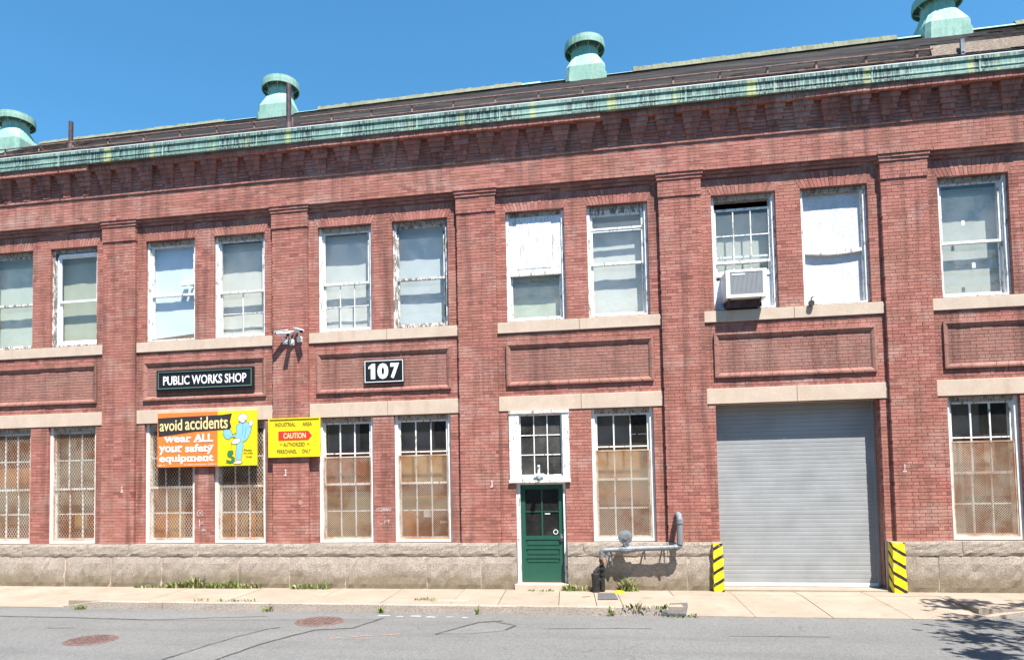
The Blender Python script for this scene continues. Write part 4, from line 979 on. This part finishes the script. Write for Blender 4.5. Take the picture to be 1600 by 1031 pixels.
# lamp over the door
t = thing('door_lamp', 'small white lamp fitting on the casing above the green door', 'lamp', (14.06, .02, 2.30))
k = MB(); k.box(13.97, 14.17, -.02, .024, 2.385, 2.42); k.box(14.04, 14.085, -.01, .024, 2.42, 2.56); k.tube([(14.06, -.01, 2.56), (14.06, -.01, 2.60)], .028, 10); k.build('mount', M['vinyl'], t)
k = MB(); k.lathe((14.065, -.05, 2.30), [(.0, -.045), (.045, -.03), (.05, .02), (.03, .06), (.015, .085)], 14); k.build('lamp_shade', M['steel'], t)
# gas regulator and pipes
t = thing('gas_pipe', 'grey gas pipe with a round regulator on the granite base beside the garage', 'pipe', (16.0, -.25, 0)); gy = -.26
k = MB(); k.tube([(15.30, gy, .0), (15.30, gy, .66)], .040, 12); k.tube([(15.30, gy, .02), (15.30, gy, .30)], .055, 12); k.tube([(15.30, gy, .32), (15.30, gy, .36)], .06, 12); k.tube([(15.30, gy, .60), (15.30, gy, .66)], .055, 12); k.build('riser', M['tar'], t)
k = MB(); k.tube([(15.17, gy - .05, -.02), (15.17, gy - .05, .22)], [.085, .075], 12); k.tube([(15.17, gy - .05, .20), (15.16, gy - .04, .34), (15.22, gy, .38)], [.075, .085, .05], 12); k.tube([(15.2, gy, .26), (15.32, gy, .20)], .05, 10); k.tube([(15.17, gy - .05, .34), (15.17, gy - .05, .40), (15.23, gy - .03, .47), (15.30, gy, .50)], [.06, .05, .045, .04], 10); k.tube([(15.30, gy, .44), (15.30, gy, .50)], .066, 8); k.tube([(15.25, gy - .07, .55), (15.35, gy - .07, .58)], .02, 8); k.build('valve_body', M['tar'], t)
k = MB(); k.tube([(15.37, gy, .83), (15.40, gy, .60), (15.36, gy, .48)], .018, 8); k.tube([(15.44, gy, .80), (15.44, gy, .74)], .04, 8); k.build('bypass_tube', M['pipegrey'], t)
k = MB(); k.tube([(15.30, gy, .66), (15.30, gy, .80), (15.32, gy, .825), (15.36, gy, .83), (15.66, gy, .845)], .046, 12); k.tube([(15.30, gy, .66), (15.30, gy, .72)], .05, 12); k.tube([(15.56, gy, .84), (15.60, gy, .842)], .06, 12); k.build('inlet_pipe', M['steel'], t)
k = MB(); k.box(15.28, 15.36, gy - .05, gy - .04, .60, .67); k.build('orange_tag', M['orange'], t)
k = MB(); k.lathe((15.775, gy - .02, 1.10), [(0, .08), (.05, .078), (.05, .07), (.125, .052), (.14, .048), (.14, .03), (.132, .03), (.132, .015), (.14, .015), (.14, .0), (.10, -.035), (0, -.055)], 24, 'y'); k.build('regulator', M['steel'], t, smooth=False)
k = MB(); k.tube([(15.775, gy, .97), (15.775, gy, .80)], [.05, .035], 12); k.tube([(15.66, gy, .845), (15.72, gy, .85), (15.80, gy, .85), (15.90, gy, .86)], [.055, .08, .09, .07], 12); k.tube([(15.78, gy - .05, .93), (15.78, gy - .06, .80)], .022, 8); k.tube([(15.78, gy - .05, .88), (15.74, gy - .07, .98)], .018, 8); k.tube([(15.78, gy - .05, .88), (15.83, gy - .07, .98)], .018, 8); k.tube([(15.80, gy, .85), (15.80, gy, .77)], [.05, .02], 10); k.build('regulator_body', M['pipegrey'], t)
k = MB(); k.tube([(15.64, gy - .02, 1.06), (15.54, gy - .02, 1.07)], [.028, .012], 10); k.build('vent_spout', M['cam'], t)
k = MB(); k.tube([(15.88, gy, .858), (16.74, gy, .885), (16.80, gy, .893), (16.835, gy, .93), (16.838, gy, 1.0)], .052, 14); k.tube([(15.90, gy, .858), (15.97, gy, .86)], .07, 12); k.tube([(16.72, gy, .884), (16.78, gy, .888)], .067, 12); k.tube([(16.836, gy, .95), (16.838, gy, 1.0)], .064, 12); k.build('outlet_pipe', M['steel'], t)
k = MB(); k.tube([(16.838, gy, 1.0), (16.845, gy, 1.44), (16.845, gy + .03, 1.50), (16.845, gy + .09, 1.53), (16.845, .0, 1.53)], .056, 14); k.tube([(16.845, gy, 1.36), (16.845, gy, 1.45)], .068, 12); k.build('upper_pipe', M['pipegrey'], t)
for x, z1, z0 in ((15.49, .84, .52), (16.14, .84, .64), (16.52, .90, .55)):
    k = MB(); k.bar((x, gy, z1), (x + .02, gy + .06, z0), .03, .02); k.bar((x, gy, z1 - .06), (x, -.04, z1 - .06), .03, .02, (0, 0, 1)); k.build('bracket', M['steel'], t)
# painted corner stones of the garage opening
def stripes_mat(sign):
    m, nt, b = newmat('hazard_stripes'); g = nd(nt, 'ShaderNodeNewGeometry'); sx = nd(nt, 'ShaderNodeSeparateXYZ'); nt.links.new(g.outputs['Position'], sx.inputs[0])
    hx = mth(nt, 'ADD', sx.outputs['X'], mth(nt, 'MULTIPLY', sx.outputs['Y'], -sign * 1.4))
    u = mth(nt, 'ADD', sx.outputs['Z'], mth(nt, 'MULTIPLY', hx, sign * .62)); nz = noise_n(nt, pos(nt), 7, 4)
    u = mth(nt, 'ADD', u, mth(nt, 'MULTIPLY', nz, .04))
    f = mth(nt, 'FRACT', mth(nt, 'DIVIDE', u, .235)); k = mth(nt, 'LESS_THAN', f, .30)
    chip = ramp(nt, noise_n(nt, pos(nt), 6.5, 6, .7), [(.59, 0), (.62, 1)])
    y = ramp(nt, noise_n(nt, pos(nt), 12, 5), [(.3, (.66, .47, .012)), (.6, (.86, .68, .02))])
    c = mix(nt, k, y, (.025, .022, .02)); c = mix(nt, mth(nt, 'MULTIPLY', chip, .8), c, (.42, .38, .33))
    nt.links.new(c, b.inputs['Base Color']); rough(b, .6, .3); bump(nt, b, noise_n(nt, pos(nt), 25, 5), .5, .01); return m
def guard(x0, x1, sign, lab):
    m = MB(); y0, y1 = -.17, .02; n = 7
    for i in range(n):
        za, zb = -.03 + .985 * i / n, -.03 + .985 * (i + 1) / n; j = [U(-.006, .006) for _ in range(4)]
        ta, tb = .010 * (1 - i / n), .010 * (1 - (i + 1) / n)
        m.hexa(((x0 - ta + j[0], y0 - ta, za), (x1 + ta + j[1], y0 - ta + j[2], za), (x1 + ta, y1, za), (x0 - ta, y1, za), (x0 - tb + j[1], y0 - tb, zb), (x1 + tb + j[2], y0 - tb + j[3], zb), (x1 + tb, y1, zb), (x0 - tb, y1, zb)))
    own(m, 'corner_guard', stripes_mat(sign), lab, 'bollard', 'striped corner guards of the garage door')
guard(17.488, 17.668, -1, 'yellow and black striped corner stone left of the grey roller door')
guard(20.775, 20.985, 1, 'yellow and black striped corner stone right of the grey roller door')
# stencils and small painted marks on the brick
k = MB(); yb = YB - .004
text(k, 'HYDRANT', 10.50, 10.84, 1.66, 1.74, yb, .003, .01); k.box(10.655, 10.675, yb - .003, yb, 1.50, 1.62); k.box(10.635, 10.695, yb - .003, yb, 1.60, 1.62); text(k, '12 FT', 10.52, 10.80, 1.38, 1.46, yb, .003, .01)
k.build('stencil', M['worn'], bld, fixn=False)
k = MB(); k.lathe((6.31, yb, 1.66), [(.075, 0), (.075, .004), (.062, .004), (.062, 0)], 20, 'y'); text(k, 'TP', 6.27, 6.35, 1.63, 1.69, yb, .003, .01); k.box(6.29, 6.305, yb - .003, yb, 1.30, 1.52); text(k, 'IS', 6.33, 6.39, 1.40, 1.47, yb, .003, .01); text(k, 'FM', 6.36, 6.44, 1.24, 1.30, yb, .003, .01); k.build('stencil', M['worn'], bld, fixn=False)
k = MB()
for x, z in ((4.39, 2.24), (13.06, 2.22), (8.42, 2.55), (21.12, 2.38)):
    k.box(x - .012, x + .022, -.008, -.004, z - .05, z + .03); k.box(x - .035, x + .04, -.008, -.004, z - .075, z - .05); k.lathe((x + .005, -.004, z + .055), [(0, .004), (.022, .004), (.022, 0)], 10, 'y')
k.build('paint_mark', M['worn'], bld, fixn=False)
k = MB(); k.lathe((8.77, -.003, 1.88), [(0, .004), (.05, .004), (.05, 0)], 12, 'y'); k.build('paint_mark', M['omark'], bld, fixn=False)

# ------------------------------------------------------------------ ground
g = MB(); g.box(-900, 900, -900, 900, -.60, -.45); go = g.build('ground', M['asphaltd'], None, kind='structure')
ZR = -.14
g = MB(); g.box(-200, 220, -13, 1, -.5, ZR); road = g.build('road', M['asphalt'], None, kind='structure')
def sheet(pts, z, name, mat, parent=road):
    m = MB(); m.poly([(x, y, z) for x, y in pts]); return m.build(name, mat, parent, fixn=False)
def seam(pts, w, z, name='tar_seam', mat='seal', par=road):
    m = MB(); L = []; Rr = []; P = [Vector((x, y, 0)) for x, y in pts]
    Q = []
    for a_, b_ in zip(P[:-1], P[1:]):
        n = max(2, int((b_ - a_).length / .15))
        for i in range(n): Q.append(a_.lerp(b_, i / n))
    Q.append(P[-1])
    for i, p in enumerate(Q):
        d = (Q[min(i + 1, len(Q) - 1)] - Q[max(i - 1, 0)]).normalized(); nn = Vector((-d.y, d.x, 0)); ww = w * U(.5, 1.25) / 2; off = nn * U(-.012, .012)
        L.append(p + off + nn * ww); Rr.append(p + off - nn * ww)
    for i in range(len(Q) - 1): m.poly([(v.x, v.y, z) for v in (L[i], Rr[i], Rr[i + 1], L[i + 1])])
    return m.build(name, M[mat], par, fixn=False)
sheet([(-3, -3.05), (5.75, -2.98), (7.16, -3.1), (9.0, -2.95), (11.4, -2.75), (11.3, -2.25), (9, -2.35), (4.8, -2.45), (-3, -2.45)], ZR + .004, 'trench_patch', M['asphaltl'])
sheet([(9.16, -5.9), (9.29, -5.0), (9.46, -4.33), (9.71, -3.66), (11.1, -3.5), (10.5, -3.7), (10.13, -4.56), (9.9, -5.6), (9.88, -5.9)], ZR + .004, 'asphalt_patch', M['asphaltl'])
sheet([(12.6, -3.8), (13.15, -2.9), (13.5, -2.75), (13.75, -3.1), (13.6, -3.5), (13.1, -3.75)], ZR + .004, 'asphalt_patch', M['asphaltl'])
seam([(-3, -3.02), (3.92, -2.95), (5.75, -3.0), (7.16, -3.1), (7.98, -2.9), (9.2, -2.6)], .035, ZR + .008); seam([(9.12, -6.3), (9.16, -5.65), (9.29, -5.0), (9.46, -4.33), (9.71, -3.66), (9.85, -3.55)], .045, ZR + .008)
seam([(9.86, -6.3), (9.9, -5.58), (10.13, -4.56), (10.52, -3.7), (11.1, -3.5), (11.38, -2.6)], .045, ZR + .008); seam([(12.55, -3.85), (12.8, -3.4), (13.12, -2.87), (13.5, -2.7)], .05, ZR + .008); seam([(13.4, -2.8), (13.75, -3.1), (13.62, -3.45)], .05, ZR + .008)
seam([(14.2, -3.3), (15.4, -3.15), (15.9, -3.15)], .03, ZR + .008, 'faded_line', 'asphaltl'); seam([(17.0, -3.6), (18.4, -3.55)], .03, ZR + .008, 'faded_line', 'asphaltl'); seam([(5.8, -3.9), (6.3, -3.85)], .03, ZR + .008)
m = MB()
for (x, y, w, d) in ((11.2, -2.42, .25, .06), (11.55, -2.47, .16, .05), (11.8, -2.42, .22, .06), (12.1, -2.48, .2, .05), (12.45, -2.45, .16, .05), (12.75, -2.5, .14, .05)):
    m.poly([(x, y, ZR + .006), (x + w, y + U(-.03, .03), ZR + .006), (x + w - .03, y + d, ZR + .006), (x + .04, y + d + U(-.01, .02), ZR + .006)])
m.build('paint_mark', M['mark'], road, fixn=False)
m = MB()
for (x, y, w) in ((11.0, -4.3, .16), (11.3, -4.16, .3), (11.75, -4.0, .25)): m.poly([(x, y, ZR + .006), (x + w, y + w * .45, ZR + .006), (x + w - .02, y + w * .45 + .03, ZR + .006), (x - .02, y + .03, ZR + .006)])
m.build('orange_mark', M['omark'], road, fixn=False)
# manhole covers
def manhole(x, y, r, lab):
    t = thing('manhole_cover', lab, 'manhole cover', (x, y, ZR), 'round iron covers in the road')
    m = MB(); m.lathe((x, y, ZR), [(0, .010), (r - .04, .010), (r - .035, .004)], 36); m.build('lid', M['manhole'], t)
    m = MB(); m.lathe((x, y, ZR), [(r - .032, .003), (r - .03, .012), (r, .012), (r + .03, .002)], 36); m.build('rim', M['manhole'], t)
    m = MB()
    for i in range(-4, 5):
        for j in range(-4, 5):
            if math.hypot(i, j) * .085 < r - .08: m.box(x + i * .085 - .025, x + i * .085 + .025, y + j * .085 - .025, y + j * .085 + .025, ZR + .010, ZR + .016)
    m.build('tread', M['manhole'], t, kind='stuff')
manhole(10.33, -2.98, .40, 'rusty round manhole cover near the kerb, between the patched seams')
manhole(7.25, -4.70, .36, 'rusty round manhole cover farther out in the road, lower left')

# sidewalk slabs
g = MB(); g.box(-200, 220, -1.88, .5, -.5, -.155); walk = g.build('sidewalk', M['soil'], None, kind='structure'); tag(walk)
CRAMP0, CRAMP1 = 4.55, 16.62
def slab(x0, x1, y0, y1, za, zb, sk=0.0, nm='slab', mat='conc'):
    """za: height at the wall side (y1), zb: at the street side (y0); sk skews the joints"""
    e = .006; m = MB(); j = U(-.003, .003)
    m.hexa(((x0 + e + sk, y0 + e, -.3), (x1 - e + sk, y0 + e, -.3), (x1 - e, y1 - e, -.3), (x0 + e, y1 - e, -.3), (x0 + e + sk, y0 + e, zb + j), (x1 - e + sk, y0 + e, zb + j), (x1 - e, y1 - e, za + j), (x0 + e, y1 - e, za + j)), skip=(0,))
    o = m.build(nm, M[mat], walk); return o
edges = [CRAMP0, 6.22, 7.95, 9.72, 11.1, 12.45, 13.33, 14.44, 15.12]
for a_, b_ in zip(edges[:-1], edges[1:]):
    if 9.0 < a_ < 12.4: slab(a_, b_, -1.2, -.02, -.0, -.008); slab(a_, b_, -1.88, -1.2, -.008, -.012)
    else: slab(a_, b_, -1.88, -.02, .0, -.012)
slab(15.12, 15.58, -1.88, -.02, .0, -.012, 0, 'patched_slab'); slab(15.58, CRAMP1, -1.88, -.02, .0, -.012)
x = CRAMP0
while x > -30: slab(x - 1.6, x, -2.02, -.02, .0, -.125 if x > 1 else -.02); x -= 1.6
dv = [CRAMP1, 17.75, 18.98, 20.2, 21.35]
for a_, b_ in zip(dv[:-1], dv[1:]):
    slab(a_, b_, -.55, -.02, .0, -.0); slab(a_, b_, -2.08, -.55, .0, -.128, -.0)
x = 21.35
while x < 50: slab(x, x + 1.6, -1.75, -.02, .0, -.012); x += 1.6
sheet([(15.16, -1.25), (15.54, -1.22), (15.53, -.45), (15.2, -.47)], .006, 'asphalt_plug', M['asphaltd'], walk)
m = MB(); m.hexa(((16.2, -2.06, -.2), (16.62, -2.04, -.2), (16.74, -1.5, -.2), (16.42, -1.6, -.2), (16.2, -2.06, -.09), (16.62, -2.04, -.10), (16.74, -1.5, .005), (16.42, -1.6, .004))); m.build('asphalt_plug', M['asphaltd'], walk)
m = MB()
for q in ([(14.9, -.95), (15.05, -.85), (15.02, -.8), (14.85, -.92)], [(16.0, -1.0), (16.2, -.95), (16.2, -.92), (15.98, -.97)]): m.poly([(x, y, .004) for x, y in q])
m.build('orange_mark', M['omark'], walk, fixn=False)
# iron cover plates in the pavement
m = MB(); m.box(12.05, 12.75, -1.62, -1.35, -.02, -.002); m.build('cover_plate', M['curb'], walk)
# granite kerb
g = MB(); g.box(CRAMP0, CRAMP1 - .3, -2.02, -1.9, -.5, -.12); curb = g.build('curb', M['soil'], None, kind='structure')
cj = [CRAMP0, 6.75, 8.98, 11.2, 13.0, 15.33, CRAMP1 - .38]
def curbstone(x0, x1, ye0=-2.05, tip=False):
    m = MB(); n = max(3, int((x1 - x0) / .25))
    for i in range(n):
        a_, b_ = x0 + .008 + (x1 - x0 - .016) * i / n, x0 + .008 + (x1 - x0 - .016) * (i + 1) / n
        ja, jb = [noise.noise(Vector((q * 2.7, 3.3, 0))) * .018 for q in (a_, b_)]
        h = -.006; drop_ = lambda q: -.10 * max(0, 1 - (q - CRAMP0) / .7) if tip else 0
        m.hexa(((a_, ye0 - .015 + ja, -.3), (b_, ye0 - .015 + jb, -.3), (b_, -1.885, -.3), (a_, -1.885, -.3), (a_, ye0 + ja, h + drop_(a_) + ja * .4), (b_, ye0 + jb, h + drop_(b_) + jb * .4), (b_, -1.885, h + drop_(b_)), (a_, -1.885, h + drop_(a_))), skip=(0,))
    m.build('curb_stone', M['curb'], curb)
for i, (a_, b_) in enumerate(zip(cj[:-1], cj[1:])): curbstone(a_, b_, tip=(i == 0))
# kerb beyond the driveway, swinging out to the right
m = MB(); pr_ = None
for i in range(15):
    tt = i / 14; x = 21.35 + tt * 7; y = -1.98 + .55 * min(1, tt * 3.2); h = -.11 + .104 * min(1, tt * 7)
    cur = (x, y, h)
    if pr_: m.hexa(((pr_[0], pr_[1], -.3), (x, y, -.3), (x, y + .17, -.3), (pr_[0], pr_[1] + .17, -.3), (pr_[0], pr_[1] + .01, pr_[2]), (x, y + .01, h), (x, y + .17, h), (pr_[0], pr_[1] + .17, pr_[2])), skip=(0,))
    pr_ = cur
m.build('curb_stone', M['curb'], curb)

# ------------------------------------------------------------------ weeds
def tuft(x, y, z, n, h, spread, lab, dry=.3, cat='weed', name='weed_clump', broad=.08):
    m = MB()
    for i in range(n):
        bx, by = x + U(-spread, spread), y + U(-.09, .05); hh = h * U(.2, 1.0) * (.55 + .75 * abs(noise.noise(Vector((bx * 2.3, y, 4)))) * 1.6); az = U(0, 2 * math.pi); bend = hh * U(.15, 1.1)
        dx, dy = math.cos(az) * bend, math.sin(az) * bend * .6 - .02; w = U(.004, .012) if R() > broad else U(.012, .022); m.cm = 1 if R() < dry else 0
        px_, py_ = -math.sin(az) * w, math.cos(az) * w
        pts = [(bx, by, z), (bx + dx * .35, by + dy * .35, z + hh * .65), (bx + dx, by + dy, z + hh)]
        m.poly([(pts[0][0] - px_, pts[0][1] - py_, z), (pts[0][0] + px_, pts[0][1] + py_, z), (pts[1][0] + px_, pts[1][1] + py_, pts[1][2]), (pts[1][0] - px_, pts[1][1] - py_, pts[1][2])])
        m.poly([(pts[1][0] - px_, pts[1][1] - py_, pts[1][2]), (pts[1][0] + px_, pts[1][1] + py_, pts[1][2]), pts[2]])
    me = m.mesh(name, [M['grass'], M['drygrass']], (x, y, z)); o = bpy.data.objects.new(name, me); o.location = (x, y, z); link(o); return tag(o, lab, cat, 'weeds along the wall and kerb', 'stuff' if spread > .2 and h < .16 else None)
WY = -.13
tuft(5.35, WY, 0, 240, .13, .5, 'low pale grass tuft at the wall left of the thick weed row')
tuft(6.15, WY, 0, 420, .24, .50, 'tall green weed clump against the granite under the safety sign')
tuft(7.05, WY, 0, 460, .21, .58, 'broad green weed row against the granite right of the tallest clump')
tuft(7.75, WY, 0, 45, .22, .16, 'small weed tuft against the granite at the end of the weed row')
tuft(9.05, WY, 0, 230, .16, .45, 'thin grass tuft against the granite under the caution sign')
tuft(14.72, WY, 0, 170, .20, .24, 'wispy dry weed clump just right of the green door', .5)
tuft(14.05, -.2, 0, 50, .07, .28, 'low green sprigs in front of the green door step', .1)
tuft(15.85, WY, 0, 90, .38, .17, 'tall thin weed growing under the gas regulator', .35)
tuft(15.02, WY, 0, 40, .14, .10, 'small weed beside the black valve of the gas pipe', .4)
tuft(15.95, -2.03, -.02, 80, .14, .40, 'ragged weed clump on the kerb by the dark asphalt plug', .55)
tuft(16.5, -2.12, ZR, 60, .07, .30, 'low green weeds at the foot of the asphalt plug', .15)
tuft(5.05, -2.12, ZR, 55, .17, .09, 'dense little weed in the gutter at the left end of the kerb', .2)
tuft(8.98, -2.08, ZR, 36, .14, .08, 'thin weed in the kerb joint left of the near manhole', .4)
tuft(11.2, -2.08, ZR, 26, .19, .05, 'single upright weed in the kerb joint right of the near manhole', .2)
tuft(13.0, -2.08, ZR, 24, .17, .04, 'small upright weed in the kerb joint below the granite left of the door', .2)
tuft(11.9, -1.45, 0, 60, .06, .22, 'flat green patch in the pavement joint by the iron plate', .1)
tuft(8.0, -1.85, 0, 60, .10, .65, 'sparse pale grass along the kerb top, left half', .5)
tuft(15.35, -2.08, ZR, 26, .18, .05, 'small weed in the kerb joint below the gas pipe', .4)
m = MB()
m.lathe((15.62, -.42, .0), [(0, .05), (.06, .045), (.10, .02), (.11, 0)], 10); own(m, 'litter', M['yellow'], 'crumpled yellow scrap lying on the pavement under the gas pipe', 'litter')

# ------------------------------------------------------------------ street trees (their shade and reflections reach the picture)
def make_tree(loc, h, rad, zc, nleaf, seed, name='street_tree'):
    random.seed(seed); x, y, z = loc; k = MB(); tips = []
    k.tube([(x, y, z - .2), (x + .05, y, z + h * .25), (x, y + .05, z + h * .5)], [.20, .15, .11], 10)
    for i in range(11):
        a = i * 2.4 + U(-.3, .3); st = Vector((x, y, z + h * U(.24, .5))); e = Vector((x + math.cos(a) * rad * U(.6, .95), y + math.sin(a) * rad * U(.6, .95), z + zc + U(-.3, .35) * (h - zc) * 1.4))
        md = st.lerp(e, .5) + Vector((0, 0, .3)); k.tube([st, md, e], [.07, .045, .015], 6); tips += [md, e, st.lerp(e, .75)]
    t = k; cr = MB(); n = 0
    cl = []
    for _ in range(70):
        p = random.choice(tips) + Vector((U(-1, 1), U(-1, 1), U(-.6, .8))) * rad * .28; cl.append((p, U(.25, .6)))
    for i in range(nleaf):
        c, r = random.choice(cl); v = Vector((random.gauss(0, 1), random.gauss(0, 1), random.gauss(0, .7))) * r * .6; p = c + v
        s = U(.06, .13); d1 = Vector((U(-1, 1), U(-1, 1), U(-.6, .6))).normalized(); d2 = d1.orthogonal().normalized()
        cr.poly([p - d1 * s, p + d2 * s * .5, p + d1 * s, p - d2 * s * .5])
    return t, cr
tk, tc = make_tree((24.3, -5.7, ZR), 6.9, 2.7, 5.4, 14000, 5)
t = thing('street_tree', 'leafy street tree beyond the right edge whose shade falls on the pavement', 'tree', (24.3, -5.7, ZR)); tk.build('trunk', M['bark'], t, smooth=True); tc.build('crown', M['leaf'], t, fixn=False)
t = thing('tree_bed', 'round kerbed planting bed at the foot of the street tree beyond the right edge', 'planter', (24.3, -5.7, ZR))
k = MB(); k.lathe((24.3, -5.7, ZR), [(.98, -.1), (.98, .13), (.82, .13), (.82, .0)], 24); k.build('kerb_ring', M['curb'], t); k = MB(); k.lathe((24.3, -5.7, ZR), [(.82, .08), (.3, .11), (0, .12)], 24); k.build('soil', M['soil'], t)
tk, tc = make_tree((2, -24.5, ZR), 8.5, 3.6, 5.6, 7000, 11)
t0 = thing('street_tree', 'leafy tree across the street, opposite the signs', 'tree', (2, -24.5, ZR), 'trees across the street'); a0 = tk.build('trunk', M['bark'], t0, smooth=True); b0 = tc.build('crown', M['leaf'], t0, fixn=False)
for x, y, rz, lab in ((13, -25, 1.1, 'leafy tree across the street, opposite the green door'), (26, -24.2, 2.3, 'leafy tree across the street, opposite the far right windows')):
    c = t0.copy(); link(c); c.location = (x, y, ZR); c.rotation_euler.z = rz; c['label'] = lab
    for ch in (a0, b0):
        d = ch.copy(); link(d); d.parent = c
# unseen brick block added across the street: cuts facade sky light, darkens glass reflections
t = thing('sky_blocker', 'long unseen brown brick building added behind the viewer to block sky light on the facade', 'building', (14, -30, ZR))
k = MB(); k.box(-45, 75, -44, -30, ZR, 13.5); k.build('wall', M['oldbrick'], t)
k = MB(); k.box(-45.3, 75.3, -44.3, -29.7, 13.5, 13.9); k.build('parapet', M['sand'], t)
k = MB(); k.box(-.7, .7, -.02, .06, 0, 2.2); fme = k.mesh('window', M['greywood']); k = MB(); k.box(-.6, .6, .061, .07, .1, 2.1); pme = k.mesh('pane', M['lens'])
for i in range(22):
    for z in (1.2, 5.0, 8.8):
        w = shared('window', fme, t, (-34 + i * 4.6, -30.0, z)); pn = bpy.data.objects.new('pane', pme); link(pn, w)
